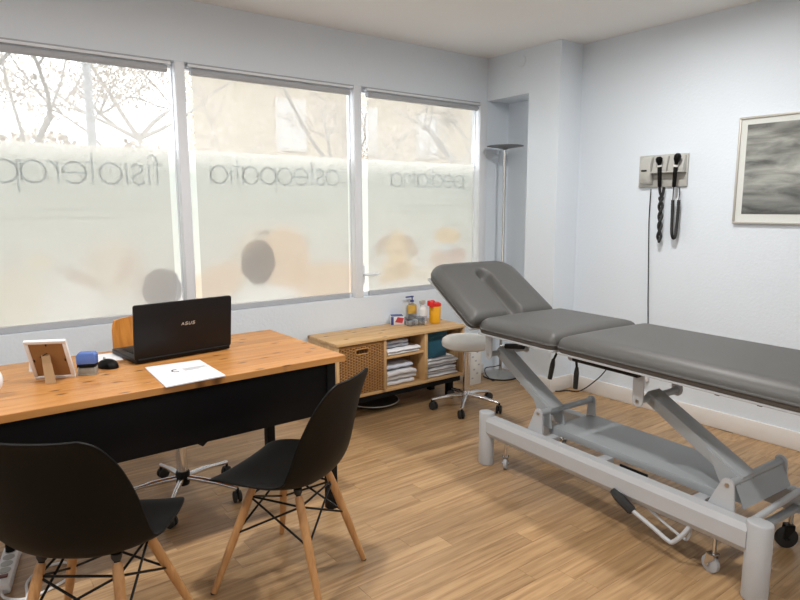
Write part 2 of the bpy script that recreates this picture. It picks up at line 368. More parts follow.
for i, (a, b, txt, tx, th, tz) in enumerate(WIN):
    wn = bpy.data.objects.new('window_%d' % (i+1), None); COL.objects.link(wn); struct(wn, 'shop window with printed frosted film reading %s from outside' % txt)
    f = .005
    fm = MB().box(a, a+f, YG-.014, YG+.02, ZS, ZT).box(b-f, b, YG-.014, YG+.02, ZS, ZT).box(a+f, b-f, YG-.014, YG+.02, ZS, ZS+.03).box(a+f, b-f, YG-.014, YG+.02, ZT-.03, ZT)
    fm.build('window_frame', 'white_trim', wn, bevel=.002)
    bx('pane', 'glass', wn, a+f, b-f, YG+.006, YG+.012, ZS+.03, ZT-.03, 0)
    MB().add([(a+f, YG, ZS+.03), (b-f, YG, ZS+.03), (b-f, YG, 1.755), (a+f, YG, 1.755)], [(0, 1, 2, 3)]).build('frosted_film', film_mat('film_print_%d' % i, blobs[i]), wn)
    t = MB(); word(t, txt, min(tx, b-.03), tz, th, YG-.003, .010)
    t.build('lettering', 'film_ink', wn, smooth=False)
    t = MB(); rr = random.Random(3+i)
    for r_, (s_, e_) in enumerate(((.08, .45), (.05, .62), (.2, .7))):
        x = b-.1-(b-a)*s_*.6
        while x > b-.1-(b-a)*e_:
            l = rr.uniform(.02, .06); z = tz-.10-.045*r_
            t.add([(x, YG-.003, z), (x-l, YG-.003, z), (x-l, YG-.003, z+.010), (x, YG-.003, z+.010)], [(0, 1, 2, 3)]); x -= l+.012
    t.build('small_print', 'film_ink_small', wn, smooth=False)
    if i < 2:      # lever handle on the frame by the post
        hz = 1.27 if i == 0 else 1.0
        hp = at(179, 242, 'y', YW) if i == 0 else at(372, 267, 'y', YW)
    if i == 2:
        h = MB().box(a+.012, a+.036, YG-.034, YG-.02, .86, 1.0).tube([(a+.024, YG-.03, .93), (a+.024, YG-.06, .93), (a+.03, YG-.062, .93), (a+.14, YG-.062, .93)], .009, 8)
        h.build('window_handle', 'white_trim', wn)
    # roller blind
    ba, bb_ = ((.072, 1.152), (1.310, 2.380), (2.550, 3.594))[i]
    names = ('left of the laptop corner', 'between the two white posts', 'beside the corner niche')
    rb = thing('roller_blind', ('pale screen roller blind lowered over the fisioterapia window behind the desk', 'pale screen roller blind lowered over the osteopatia window', 'pale screen roller blind lowered over the pediatria window beside the niche')[i], 'blind', ((ba+bb_)/2, YW+.020, ZS), 0, 'screen roller blinds')
    w_ = (bb_-ba)/2
    MB().tube([(-w_-.012, 0, ZT-ZS-.046), (w_+.012, 0, ZT-ZS-.046)], .020, 18).build('roller', 'rail_light', rb)
    MB().box(-w_-.03, w_+.03, -.028, .02, ZT-ZS-.024, ZT-ZS-.010).build('head_rail', 'white_trim', rb, bevel=.002)
    MB().box(-w_-.03, w_+.03, -.020, .02, ZT-ZS-.010, ZT-ZS-.0005).build('head_bracket', 'rail_light', rb, bevel=.001)
    MB().add([(-w_, .016, .03), (w_, .016, .03), (w_, .016, ZT-ZS-.05), (-w_, .016, ZT-ZS-.05)], [(0, 1, 2, 3)]).build('blind_fabric', 'blind_fabric', rb)
    MB().box(-w_, w_, .008, .024, .001, .038).build('bottom_bar', 'rail_light', rb, bevel=.004)

# ------------------------------------------------------------------ outside, seen through the upper panes
struct(MB().box(-14, 30, YW+.3, 40, -.35, -.25).build('ground_outside', 'street', smooth=False), 'pavement outside the windows')
def tree(name, label, x, y, h, seed, leafm, nleaf, spread, lean=0, rtrunk=.10):
    rr = random.Random(seed); t = thing(name, label, 'tree', (x, y, -.25), 0, 'street trees outside')
    mb = MB(); tips = []
    def branch(p, d, l, r, lev):
        pts = [p]; q = p
        for k in range(4):
            d = (d+Vector((rr.uniform(-.22, .22), rr.uniform(-.22, .22), rr.uniform(-.06, .14)))).normalized(); q = q+d*l/4; pts.append(q)
        mb.tube(pts, [r*(1-.16*i) for i in range(5)], 6)
        tips.extend([pts[2], pts[3], pts[4]] if lev > 1 else [pts[4]])
        if lev < 3:
            for k in range(3 if lev else 7):
                a = rr.uniform(0, 2*PI); dd = (d*.55+Vector((math.cos(a), math.sin(a), rr.uniform(-.1, .55)))*spread).normalized()
                branch(pts[rr.choice([2, 3, 4]) if lev else rr.choice([2, 3, 3, 4, 4])], dd, l*rr.uniform(.5, .72), r*.5, lev+1)
    branch(Vector((0, 0, 0)), Vector((lean, 0, 1)).normalized(), h, rtrunk, 0)
    mb.build('trunk', 'bark', t)
    lv = MB()
    for k in range(nleaf):
        c = rr.choice(tips)+Vector((rr.gauss(0, .16), rr.gauss(0, .16), rr.gauss(0, .16))); s = rr.uniform(.02, .05)
        a = Vector((rr.uniform(-1, 1), rr.uniform(-1, 1), rr.uniform(-1, 1))).normalized(); b = a.orthogonal().normalized()
        lv.add([c-a*s, c+b*s*.5, c+a*s, c-b*s*.5], [(0, 1, 2, 3)])
    o = lv.build('foliage', leafm, t, smooth=False); o['kind'] = 'stuff'
    return t
tree('street_tree', 'bare street tree with hanging dry leaves outside the fisioterapia window', 2.6, 9.0, 2.7, 5, 'leaf_dry', 5500, .9, -.15, .07)
tree('street_tree', 'leafy street tree outside the osteopatia window', 7.4, 12.0, 2.4, 11, 'leaf_dry', 6000, .9)
tree('street_tree', 'street tree in front of the ochre house outside the pediatria window', 12.0, 13.0, 2.8, 23, 'leaf_dry', 6000, .9)
tree('street_tree', 'pale trunked tree outside at the far end of the fisioterapia window', at(5, 80, 'y', 5.6).x, 5.6, 2.4, 31, 'leaf_dry', 250, .5, 0, .06)
def bush(label, x, y, rx, rz, seed, leafm, n):
    rr = random.Random(seed); t = thing('hedge_bush', label, 'bush', (x, y, -.25), 0, 'bushes outside')
    mb = MB()
    for k in range(9): mb.tube([(rr.uniform(-.2, .2), rr.uniform(-.2, .2), 0), (rr.uniform(-.5, .5)*rx, rr.uniform(-.3, .3), rz*.8), (rr.uniform(-.9, .9)*rx, rr.uniform(-.4, .4), rz*1.5)], [.04, .025, .01], 5)
    mb.build('stem', 'bark', t); lv = MB()
    for k in range(n):
        a = rr.uniform(0, 2*PI); ph = math.acos(rr.uniform(-.6, 1)); q = rr.uniform(.55, 1)
        c = Vector((rx*q*math.sin(ph)*math.cos(a), rx*.6*q*math.sin(ph)*math.sin(a), rz*(1+q*math.cos(ph)))); s = rr.uniform(.06, .13)
        u = Vector((rr.uniform(-1, 1), rr.uniform(-1, 1), rr.uniform(-1, 1))).normalized(); b = u.orthogonal().normalized()
        lv.add([c-u*s, c+b*s*.6, c+u*s, c-b*s*.6], [(0, 1, 2, 3)])
    o = lv.build('foliage', leafm, t, smooth=False); o['kind'] = 'stuff'
bush('reddish brown bush across the street behind the fisioterapia window', at(40, 120, 'y', 15).x, 15, 1.5, 1.65, 3, 'leaf_dry', 3500)
bush('brownish bush beside the street lamp post', at(130, 120, 'y', 13).x, 13, 1.3, 1.5, 4, 'leaf_dry', 2500)
lp = at(89, 100, 'y', 5.4)
t = thing('street_lamp', 'grey street lamp post outside the fisioterapia window', 'lamp post', (lp.x, 5.4, -.25))
MB().lathe([(.07, 0), (.07, .5), (.04, .55), (.026, 4.6)], 14).build('post', 'lamp_post', t)
MB().tube([(0, 0, 4.55), (0, 0, 4.9), (.1, .3, 5.05), (.3, .9, 5.1)], .035, 8).build('arm', 'lamp_post', t)
MB().lathe([(.05, .1), (.16, .05), (.18, 0), (.02, -.04)], 14, (.3, .9, 5.08)).build('lamp_head', 'lamp_post', t)
# house across the street
hx0, hx1, hy = at(235, 100, 'y', 17).x, 30, 17
hs = thing('house', 'ochre house with pale windows across the street', 'building', (hx0, hy, -.25))
MB().box(0, hx1-hx0, 0, 4, 0, 9).build('wall', 'facade_ochre', hs)
for fz in (.9, 3.3, 5.9):
    x = 1.2
    while x < hx1-hx0-1:
        f_ = MB().box(x, x+1.0, -.05, .0, fz, fz+1.5).build('house_window', 'facade_trim', hs, bevel=.01)
        for k in range(2): MB().box(x+.08+.44*k, x+.48+.44*k, -.07, -.05, fz+.08, fz+1.42).build('pane', 'facade_glass', f_)
        x += 2.6
MB().box(-.2, hx1-hx0, -.3, 4, 9, 9.3).build('roof', 'facade_trim', hs)

# ------------------------------------------------------------------ ceiling lamps (above and behind the camera's view; the rearmost is added for fill)
for k, (x, y, lab) in enumerate(((2.82, 1.85, 'recessed round downlight in the ceiling above the treatment table'), (1.08, 1.88, 'recessed round downlight in the ceiling in front of the desk'), (-.66, 1.88, 'recessed round downlight in the ceiling beside the side wall'), (1.08, -.45, 'unseen round downlight added as ambient fill near the wall facing the windows'))):
    t = thing('downlight', lab, 'lamp', (x, y, ZC), 0, 'recessed ceiling downlights')
    MB().grid(lambda i, j: ((.075, .095, .092, .078)[j]*math.cos(2*PI*i/28), (.075, .095, .092, .078)[j]*math.sin(2*PI*i/28), (-.004, -.004, -.010, -.010)[j]), 28, 4, True).build('ring', 'white_trim', t)
    MB().lathe([(.078, -.005), (.078, -.002)], 24).build('diffuser', 'lamp_diffuser', t)
    l = bpy.data.lights.new('downlight_light', 'AREA'); l.shape = 'DISK'; l.size = .15; l.energy = LAMP_POWER; l.color = LAMP_COL; l.spread = R(176)
    lo = bpy.data.objects.new('downlight_light', l); COL.objects.link(lo); lo.parent = t; lo.location = (0, 0, -.012)

# ------------------------------------------------------------------ treatment table  (local x across, y along towards the head, z up)
bed = thing('treatment_table', 'grey vinyl three-section treatment table with raised head on a white lifting base', 'treatment table', (2.28, .88, 0), -math.atan2(.0889, 1.4613))
def cushion(name, x0, x1, L, T, r, corners, slot=None, parent=None, M=None, mat='vinyl_grey', rz=None):
    """upholstered pad, y from 0 to L, bottom z=0; corners: radii (y=0 end, y=L end)"""
    W = (x1-x0)/2; cx = (x0+x1)/2
    def tvals(n, edge):       # denser near both ends
        o = [];
        for i in range(n+1):
            t = i/n; o.append(.5-.5*math.cos(PI*t) if edge else t)
        return o
    us = sorted(set(tvals(44, True)+([.0] if 0 else []))); ts = tvals(72 if slot else 34, True)
    if slot: ts = sorted([.5-.5*math.cos(PI*i/30) for i in range(31) if abs(.5-.5*math.cos(PI*i/30)-.5) > .11]+[.39+.22*i/28 for i in range(29)])
    def halfw(y):
        h = W
        for yy, rc in ((y, corners[0]), (L-y, corners[1])):
            if yy < rc: h = min(h, W-rc+math.sqrt(max(0, rc*rc-(rc-yy)**2)))
        return h
    def sdf(x, y):
        rc = corners[0] if y < L/2 else corners[1]
        qx = abs(x)-(W-rc); qy = abs(y-L/2)-(L/2-rc)
        return rc-(math.hypot(max(qx, 0), max(qy, 0))+min(max(qx, qy), 0))
    def top(x, y):
        d = max(0, sdf(x, y)); rv = T*.80; z = T-rv
        q = min(1, (1-d/r) if d < r else 0); z += rv*(1-max(0, q)**2.3)**(1/2.3)
        z += .005*(1-(x/W)**2)
        if slot:
            s0, s1, sw = slot; dx = abs(x); dy = 0
            if y > s1-sw: dx = math.hypot(x, (y-(s1-sw)))
            q = (dx-sw)/.030
            if q < 1:
                if q < -.6: z -= .056
                else:
                    t = (q+.6)/1.6; z -= .056*(1-t*t*(3-2*t))
        return max(z, .004)
    mb = MB(); if_M = M
    mb.M = M; nu, nt_ = len(us), len(ts)
    def fn(i, j):
        y = us[i]*L; h = max(halfw(y), .001); x = (ts[j]*2-1)*h
        return (cx+x, y, top(x, y))
    mb.grid(fn, nu, nt_)
    # skirt and bottom
    ring = [(i, 0) for i in range(nu)]+[(nu-1, j) for j in range(1, nt_)]+[(i, nt_-1) for i in range(nu-2, -1, -1)]+[(0, j) for j in range(nt_-2, 0, -1)]
    tops = [fn(i, j) for i, j in ring]; n = len(ring)
    mid = [(p[0], p[1], T*.25) for p in tops]; bot = [(cx+(p[0]-cx)*.985, L/2+(p[1]-L/2)*.985, 0) for p in tops]
    mb.add(tops+mid+bot, [(k, (k+1) % n, n+(k+1) % n, n+k) for k in range(n)]+[(n+k, n+(k+1) % n, 2*n+(k+1) % n, 2*n+k) for k in range(n)]+[tuple(range(2*n, 3*n))])
    o = mb.build(name, mat, parent, angle=60)
    bm = bmesh.new(); bm.from_mesh(o.data); bmesh.ops.remove_doubles(bm, verts=bm.verts, dist=.0004); bmesh.ops.recalc_face_normals(bm, faces=bm.faces); bm.to_mesh(o.data); bm.free()
    return o
X0, X1, ZB = -.055, .608, .748
cushion('leg_cushion', X0, X1, 1.235, .080, .085, (.07, .035), None, bed, Matrix.Translation((0, -.29, ZB)))
cushion('seat_cushion', X0, X1, .555, .080, .080, (.035, .06), None, bed, Matrix.Translation((0, .955, ZB)))
HM = Matrix.Translation((0, 1.562, .752)) @ Matrix.Rotation(R(32.5), 4, 'X')
cushion('head_cushion', X0, X1, .525, .074, .080, (.035, .13), (0, .395, .036), bed, HM)
b = MB(); b.box(X0+.006, X1-.006, -.28, .935, ZB-.012, ZB-.001); b.build('leg_board', 'bed_paint', bed, bevel=.003)
b = MB(); b.box(X0+.006, X1-.006, .962, 1.495, ZB-.012, ZB-.001); b.build('seat_board', 'bed_paint', bed, bevel=.003)
b = MB(); b.M = HM; b.box(X0+.006, X1-.006, .0, .46, -.013, -.001); b.build('head_board', 'bed_paint', bed, bevel=.003)
for x in (.045, .50):
    bx('frame_rail', 'bed_paint', bed, x, x+.035, -.15, 1.47, ZB-.035, ZB-.012, .004)
for y in (.0, .56, 1.12): bx('frame_crossbar', 'bed_paint', bed, .08, .50, y, y+.035, ZB-.034, ZB-.014, .004)
bx('slide_bar', 'black_metal', bed, .0, .035, .535, .885, ZB-.042, ZB-.013, .003)
for y in (.185, .03): bx('frame_clip', 'black_plastic', bed, .0, .02, y, y+.018, ZB-.030, ZB-.012, .002)
# lifting arms
L1, U1 = (1.113, .381), (1.496, .612); L2, U2 = (.144, .376), (.549, .597)
for (l, u) in ((L1, U1), (L2, U2)):
    d = Vector((0, u[0]-l[0], u[1]-l[1])); n = Vector((0, -d.z, d.y)).normalized(); e = d.normalized()
    a = Vector((0, *l))-e*.01; c = Vector((0, *u))+e*.02
    q = [(p.y, p.z) for p in (a-n*.030, c-n*.024, c+n*.024, a+n*.030)]
    arm = MB().prism(q, 'x', .105, .195).build('lift_arm', 'bed_paint_grey', bed, bevel=.006)
    m = Vector((0, *l))+d*.52
    g = [(l[0]-.03, l[1]-.085), (l[0]+.03, l[1]-.085), (l[0]+.066, l[1]-.03), (l[0]+.128, l[1]+.09), (l[0]-.01, l[1]+.012)]
    for x in (.099, .195): MB().prism(g, 'x', x, x+.006).build('gusset', 'bed_paint_grey', arm)
    # pivots: tube low and high, plates to the base and to the frame
    MB().tube([(.036, *l), (.45, *l)], .015, 16).build('pivot_tube', 'bed_paint_grey', bed)
    MB().tube([(.036, *u), (.32, *u)], .015, 16).build('pivot_tube', 'bed_paint_grey', bed)
    for x in (.03, .435):
        pl = MB().prism([(l[0]+(.078 if x < .1 else .03), .262), (l[0]+.022, l[1]+.012)]+arc(l[0], l[1], .026, 40, 180, 6)+[(l[0]-.034, .262)], 'x', x, x+.007).build('base_bracket', 'bed_paint', bed)
        MB().tube([(x-.004, *l), (x+.012, *l)], .0085, 6).build('bolt', 'steel_brushed', pl)
    for x in (.03, .315):
        pl = MB().prism([(u[0]-.026, ZB-.012), (u[0]-.026, u[1])]+arc(u[0], u[1], .026, 180, 360, 8)+[(u[0]+.026, ZB-.012)], 'x', x, x+.007).build('frame_bracket', 'bed_paint', bed, bevel=.001)
        MB().tube([(x-.004, *u), (x+.012, *u)], .0085, 6).build('bolt', 'steel_brushed', pl)
# base
def stadium(w, l, n=8): return [(x, y+ (l-w)/2) for x, y in arc(0, 0, w/2, 0, 180, n)]+[(x, y-(l-w)/2) for x, y in arc(0, 0, w/2, 180, 360, n)]
for (x, y) in ((0, 0), (0, 1.464), (.50, 0), (.50, 1.464)):
    h = .30 if x == 0 else .285
    MB().prism([(p[0]+x, p[1]+y) for p in stadium(.074, .09)], 'z', 0, h).build('leg', 'bed_paint', bed, bevel=.006, angle=50)
prof = [(-.014, .168), (-.034, .196), (-.034, .258), (-.020, .282), (.026, .282), (.026, .168)]
MB().prism(prof, 'y', .03, 1.434).build('side_rail', 'bed_paint', bed, bevel=.0, smooth=False)
MB().prism([(.455, .17), (.455, .258), (.515, .258), (.515, .17)], 'y', .03, 1.434).build('side_rail', 'bed_paint', bed, bevel=.004)
bx('end_bar', 'bed_paint_grey', bed, .03, .47, .06, .09, .185, .205, .003)
tray = MB().box(.125, .455, .17, 1.12, .288, .296).box(.119, .126, .17, 1.12, .262, .299).box(.448, .455, .17, 1.12, .262, .29)
tray.build('base_tray', 'bed_paint_grey', bed, bevel=.002)
for y in (.72, .25, 1.05): bx('tray_support', 'bed_paint', bed, .026, .125, y, y+.05, .20, .262, .003)
bx('spring_clip', 'black_metal', bed, .058, .066, .50, .64, .262, .276, .002)
ep = MB().add([(.07, .135, .365), (.43, .135, .365), (.43, .098, .285), (.07, .098, .285)], [(0, 1, 2, 3)]).build('end_plate', 'bed_paint_grey', bed, thick=.004)
MB().tube([(.03, .055, .262), (.49, .075, .266)], .013, 12).build('foot_bar', 'bed_paint', bed)
def castor(parent, x, y, r, wheel='black_rubber', fork='chrome', a=0, zt=.18, w=.022):
    c = bpy.data.objects.new('castor', None); COL.objects.link(c); c.parent = parent; c.location = (x, y, 0); c.rotation_euler = (0, 0, a)
    h = MB(); h.M = Matrix.Translation((-w/2, .012, r)) @ Matrix.Rotation(PI/2, 4, 'Y'); h.lathe([(r*.8, 0), (r, w*.15), (r, w*.85), (r*.8, w)], 20)
    h.build('wheel', wheel, c)
    f = MB(); f.prism([(-.012, r*1.9), (.024, r*.8), (.03, r*1.0), (.022, r*2.3), (-.012, r*2.3)], 'x', -w/2-.006, -w/2-.002).prism([(-.012, r*1.9), (.024, r*.8), (.03, r), (.022, r*2.3), (-.012, r*2.3)], 'x', w/2+.002, w/2+.006).box(-w/2-.006, w/2+.006, -.012, .022, r*2.15, r*2.3)
    f.tube([(-w/2-.009, .012, r), (w/2+.009, .012, r)], .006, 8)
    f.build('fork', fork, c)
    MB().tube([(0, 0, r*2.25), (0, 0, zt)], .009, 8).build('stem', 'chrome', c)
    return c
castor(bed, .028, 1.34, .033, 'rail_grey', a=-.85, zt=.20); castor(bed, .030, .172, .036, 'rail_grey', a=-.15, zt=.20)
castor(bed, .475, .10, .045, 'black_rubber', 'black_metal', a=.9, zt=.20); castor(bed, .475, 1.33, .036, 'grey_plastic', a=-.3, zt=.20)
# foot lever
lv = MB().tube(smooth_path([(-.045, .50, .150), (-.045, .40, .118), (-.045, .325, .092), (-.043, .300, .094), (-.03, .27, .135), (-.01, .25, .18)], 5), .0095, 10).build('foot_lever', 'bed_paint', bed)
g = MB(); g.tube([(-.045, .595, .196), (-.045, .565, .180), (-.045, .497, .147), (-.045, .488, .142)], [.014, .021, .021, .015], 8); g.build('lever_grip', 'black_rubber', lv)
MB().tube(smooth_path([(-.005, .47, .178), (-.005, .38, .140), (-.005, .285, .108), (-.005, .262, .118), (-.005, .25, .18)], 4), .006, 8).build('lever_return_rod', 'bed_paint', bed)
# adjusting cranks under the pads
for y, z0, z1, dy in ((1.03, .70, .565, .05), (.905, .69, .555, .012)):
    cr_ = MB().tube(smooth_path([(.07, y-.03, .722), (.07, y, .718), (.07, y+.012, .70), (.07, y+dy*.6, z0-.035)], 4), .006, 8).build('crank_arm', 'black_metal', bed)
    MB().tube([(.07, y+dy*.6, z0-.03), (.07, y+dy*.7, z0-.06), (.07, y+dy, z1)], [.008, .0125, .0115], 10).build('crank_grip', 'black_rubber', cr_)
b = MB().tube([(.07, .955, .70), (.082, .955, .70)], .016, 14).build('pivot_knob', 'steel_brushed', bed)
gs = MB().tube([(.10, 1.475, .655), (.10, 1.43, .662)], .006, 8).build('gas_spring_rod', 'chrome', bed)
MB().tube([(.10, 1.43, .662), (.10, 1.30, .684)], .015, 12).build('gas_spring', 'black_metal', bed)

# ------------------------------------------------------------------ desk
DZ = .75
p_fr = at(345.5, 355, 'z', DZ); p_br = at(277, 328.5, 'z', DZ); p_fl = at(0, 427, 'z', DZ)
ang = math.atan2(p_fr.y-p_fl.y, p_fr.x-p_fl.x)
desk = thing('desk', 'desk with knotty orange pine top and black modesty panel on black legs', 'desk', (p_fr.x, p_fr.y, 0), ang*.15)
DL, DD = 1.85, (p_br-p_fr).length
nb = 8
tt = MB().box(-DL, 0, 0, DD, DZ-.027, DZ-.004).build('table_top', 'pine_orange', desk)
for k in range(nb):
    bx('board', 'pine_orange', tt, -DL-.0, .0, k*DD/nb+.0003, (k+1)*DD/nb-.0003, DZ-.028, DZ, .0012, seg=1)
bx('modesty_panel', 'black_paint', desk, -DL+.06, -.055, .05, .068, .475, DZ-.028, .001)
for x in (-DL+.03, -.075):
    for y in (.04, DD-.085): bx('leg', 'black_paint', desk, x, x+.045, y, y+.045, 0, DZ-.028, .002)
bx('side_apron', 'black_paint', desk, -.062, -.044, .085, DD-.085, .64, DZ-.028, .001)
bx('back_apron', 'black_paint', desk, -DL+.075, -.075, DD-.065, DD-.047, .66, DZ-.028, .001)
MB().prism([(-.66, .46), (-.64, .475), (-.68, .475)], 'y', .05, .066).build('panel_clip', 'black_paint', desk)
def onto(px, py): return at(px, py, 'z', DZ)

# laptop
a = at(135.5, 362, 'z', DZ+.015); c = at(230, 346, 'z', DZ+.015)
la = math.atan2(c.y-a.y, c.x-a.x); LW = (c-a).length
lap = thing('laptop', 'black laptop standing open on the desk, lid back facing the room', 'laptop', (a.x, a.y, DZ), la)
bx('base', 'laptop_black', lap, 0, LW, .0, .285, .004, .026, .004)
lid = MB(); lid.M = Matrix.Translation((0, .004, .022)) @ Matrix.Rotation(R(7), 4, 'X'); LH = .243
lid.prism(rrect(0, LW, 0, LH, .008), 'z', -.0, .0); lid = MB(); lid.M = Matrix.Translation((0, .006, .020)) @ Matrix.Rotation(R(90+6), 4, 'X')
lid.prism(rrect(-.004, LW+.004, 0, LH, .01), 'z', -.004, .009); lido = lid.build('lid', 'laptop_black', lap, bevel=.002)
LM = Matrix.Translation((0, .006, .020)) @ Matrix.Rotation(R(96), 4, 'X')
s_ = MB(); s_.M = LM; s_.box(.012, LW-.012, .018, LH-.012, -.0052, -.0042); s_.build('screen', 'black_paint', lido)
# maker's name on the lid: four plain capitals drawn as slanted strokes
s_ = MB(); s_.M = LM
strokes = {'A': [((0, 0), (.6, 1)), ((.6, 1), (.85, 0)), ((.35, .35), (.75, .35))], 'S': [((.95, 1), (.3, 1)), ((.3, 1), (.2, .52)), ((.2, .52), (.85, .5)), ((.85, .5), (.75, 0)), ((.75, 0), (0, 0))], 'U': [((.2, 1), (.05, 0)), ((.05, 0), (.75, 0)), ((.75, 0), (.95, 1))]}
tx = LW*.46; hh = .012
for ch in 'ASUS':
    for p, q in strokes[ch]:
        p = Vector((tx+p[0]*.014, .132+p[1]*hh)); q = Vector((tx+q[0]*.014, .132+q[1]*hh)); d = (q-p).normalized(); n = Vector((-d.y, d.x))*.0013
        s_.add([(k.x, k.y, .0094) for k in (p-n, q-n, q+n, p+n)], [(0, 1, 2, 3)])
    tx += .0168
s_.build('maker_name', 'logo_silver', lido, smooth=False)
bx('keyboard', 'black_plastic', lap, .03, LW-.03, .10, .25, .026, .0285, .001)
MB().tube([(.01, .0, .018), (LW-.01, .0, .018)], .008, 10).build('hinge', 'black_plastic', lap)
MB().box(LW-.002, LW+.012, .05, .17, .012, .020).build('memory_stick', 'chrome', lap, bevel=.001)

# papers
def sheet_on(name, label, pts, h, mat='paper', cat='paper'):
    c = sum(pts, Vector())/4
    t = thing(name, label, cat, (c.x, c.y, DZ))
    MB().prism([(p.x-c.x, p.y-c.y) for p in pts], 'z', .0005, h).build('sheet', mat, t)
    return t, c
t, c0 = sheet_on('paper_folder', 'white folder with small dark logo lying in front of the laptop', [onto(145, 368.4), onto(166, 388), onto(225.6, 376.4), onto(199.6, 360.8)], .005)
lm = onto(176, 372)-c0
MB().grid(lambda i, j: (lm.x+(.016+.007*j)*math.cos(R(60+i*24))*.8, lm.y+(.016+.007*j)*math.sin(R(60+i*24)), .0056), 11, 2).build('logo_mark', 'black_paint', t)
for k in range(4): MB().box(lm.x+.03, lm.x+.03+(.11, .09, .10, .06)[k], lm.y+.012-.011*k, lm.y+.016-.011*k, .0052, .0058).build('print_line', 'ink_grey', t)
sheet_on('note_paper', 'white note paper lying behind the computer mouse', [onto(97, 362), onto(123, 360), onto(119, 352.5), onto(98, 355)], .002)

# mouse
m0 = onto(108, 367)
t = thing('computer_mouse', 'black computer mouse beside the blue stamp', 'mouse', (m0.x, m0.y, DZ), .3)
mb = MB()
def mf(i, j):
    th = 2*PI*i/24; ph = (PI/2)*j/9
    r = math.cos(ph); z = math.sin(ph)
    return (.036*r*math.cos(th)*(1+.0*z), .058*r*math.sin(th), .004+.032*z*(1-.18*math.sin(th)*r))
mb.grid(mf, 24, 10, True); mb.lathe([(1e-3, 0), (.036, 0), (.036, .004)], 24, (0, 0, 0), 1, .058/.036); mb.build('shell', 'black_plastic', t)
w_ = MB(); w_.M = Matrix.Translation((.003, .03, .031)) @ Matrix.Rotation(PI/2, 4, 'Y'); w_.lathe([(.006, -.003), (.008, -.002), (.008, .002), (.006, .003)], 14); w_.build('scroll_wheel', 'grey_plastic', t)

# stamp
a, b = onto(78, 376), onto(96, 375); w2 = (b-a).length
t = thing('stamp', 'blue self-inking stamp on the desk beside the mouse', 'stamp', (a.x, a.y, DZ), math.atan2(b.y-a.y, b.x-a.x))
MB().box(0, w2, 0, .04, 0, .006).box(0, .006, 0, .04, .006, .034).box(w2-.006, w2, 0, .04, .006, .034).box(.006, w2-.006, .002, .038, .006, .03).build('base', 'stamp_base', t, bevel=.001)
bx('ink_pad', 'black_plastic', t, -.001, w2+.001, -.001, .041, .034, .046, .001)
MB().prism([(-.003, .046), (w2+.003, .046), (w2+.003, .082), (w2-.006, .092), (.006, .092), (-.003, .082)], 'y', -.003, .043).build('grip', 'stamp_blue', t, bevel=.004)

# picture frame seen from behind
a, b = onto(35, 379.5), onto(75.7, 377.5)
def photo_frame(label, loc, rz, W, H, lean, strut=True):
    t = thing('photo_frame', label, 'picture frame', loc, rz, None)
    M = Matrix.Rotation(R(lean), 4, 'X')
    f = MB(); f.M = M; k = .014
    f.box(0, W, 0, .014, 0, k).box(0, W, 0, .014, H-k, H).box(0, k, 0, .014, k, H-k).box(W-k, W, 0, .014, k, H-k); f.build('frame', 'white_plastic', t, bevel=.002)
    f = MB(); f.M = M; f.box(k, W-k, .003, .008, k, H-k); bk = f.build('back_board', 'hardboard', t)
    f = MB(); f.M = M; f.box(k, W-k, .009, .011, k, H-k); f.build('picture', 'paper', t)
    for (x, z) in ((W/2, H-k-.004), (k+.003, H*.5), (W-k-.007, H*.5)):
        f = MB(); f.M = M; f.box(x, x+.004, .0, .003, z-.006, z+.004); f.build('clip', 'black_metal', bk)
    if strut:
        p0 = M @ Vector((W*.44, .0, H*.66)); p1 = Vector((W*.58, -.085, .002)); wd = .019
        MB().add([p0+Vector((-wd*.8, 0, 0)), p0+Vector((wd*.8, 0, 0)), p1+Vector((wd, 0, 0)), p1+Vector((-wd, 0, 0))], [(0, 1, 2, 3)]).build('strut', 'strut_card', t, thick=.003)
        f = MB(); f.M = M; f.tube([(W*.30, -.002, H*.60), (W*.45, -.003, H*.68), (W*.50, -.003, H*.70)], .0018, 6); f.build('strut_hinge', 'black_metal', bk)
    return t
fa = math.atan2(b.y-a.y, b.x-a.x); fw = (b-a).length
photo_frame('white photo frame seen from its brown back with a strut', (a.x, a.y, DZ), fa, fw, .188, 27)
q = onto(27, 372.5)
t = thing('photo_frame', 'small white photo frame half hidden behind the bigger brown-backed one', 'picture frame', (q.x+.005, q.y, DZ), fa-.35)
f = MB(); f.M = Matrix.Rotation(R(-12), 4, 'X'); f.box(0, .09, 0, .012, 0, .012).box(0, .09, 0, .012, .088, .10).box(0, .012, 0, .012, .012, .088).box(.078, .09, 0, .012, .012, .088); f.build('frame', 'white_plastic', t, bevel=.002)
f = MB(); f.M = Matrix.Rotation(R(-12), 4, 'X'); f.box(.012, .078, .004, .008, .012, .088); f.build('back_board', 'grey_plastic', t)
# white round object at the end of the desk
q = onto(2, 397)
t = thing('desk_clock', 'small white round clock on a clear stand at the end of the desk', 'clock', (q.x-.045, q.y, DZ), -.25)
f = MB(); f.M = Matrix.Translation((0, 0, .066)) @ Matrix.Rotation(R(80), 4, 'X'); f.lathe([(.048, -.012), (.054, -.006), (.054, .006), (.047, .012)], 30); f.build('case', 'white_plastic', t)
f = MB(); f.M = Matrix.Translation((0, 0, .066)) @ Matrix.Rotation(R(80), 4, 'X'); f.lathe([(.040, .0121), (.040, .0135)], 30); f.build('dial', 'paper', t)
MB().prism([(-.03, 0), (.03, 0), (.02, .016), (-.02, .016)], 'y', -.03, .03).build('stand', 'clear_plastic', t, bevel=.002)

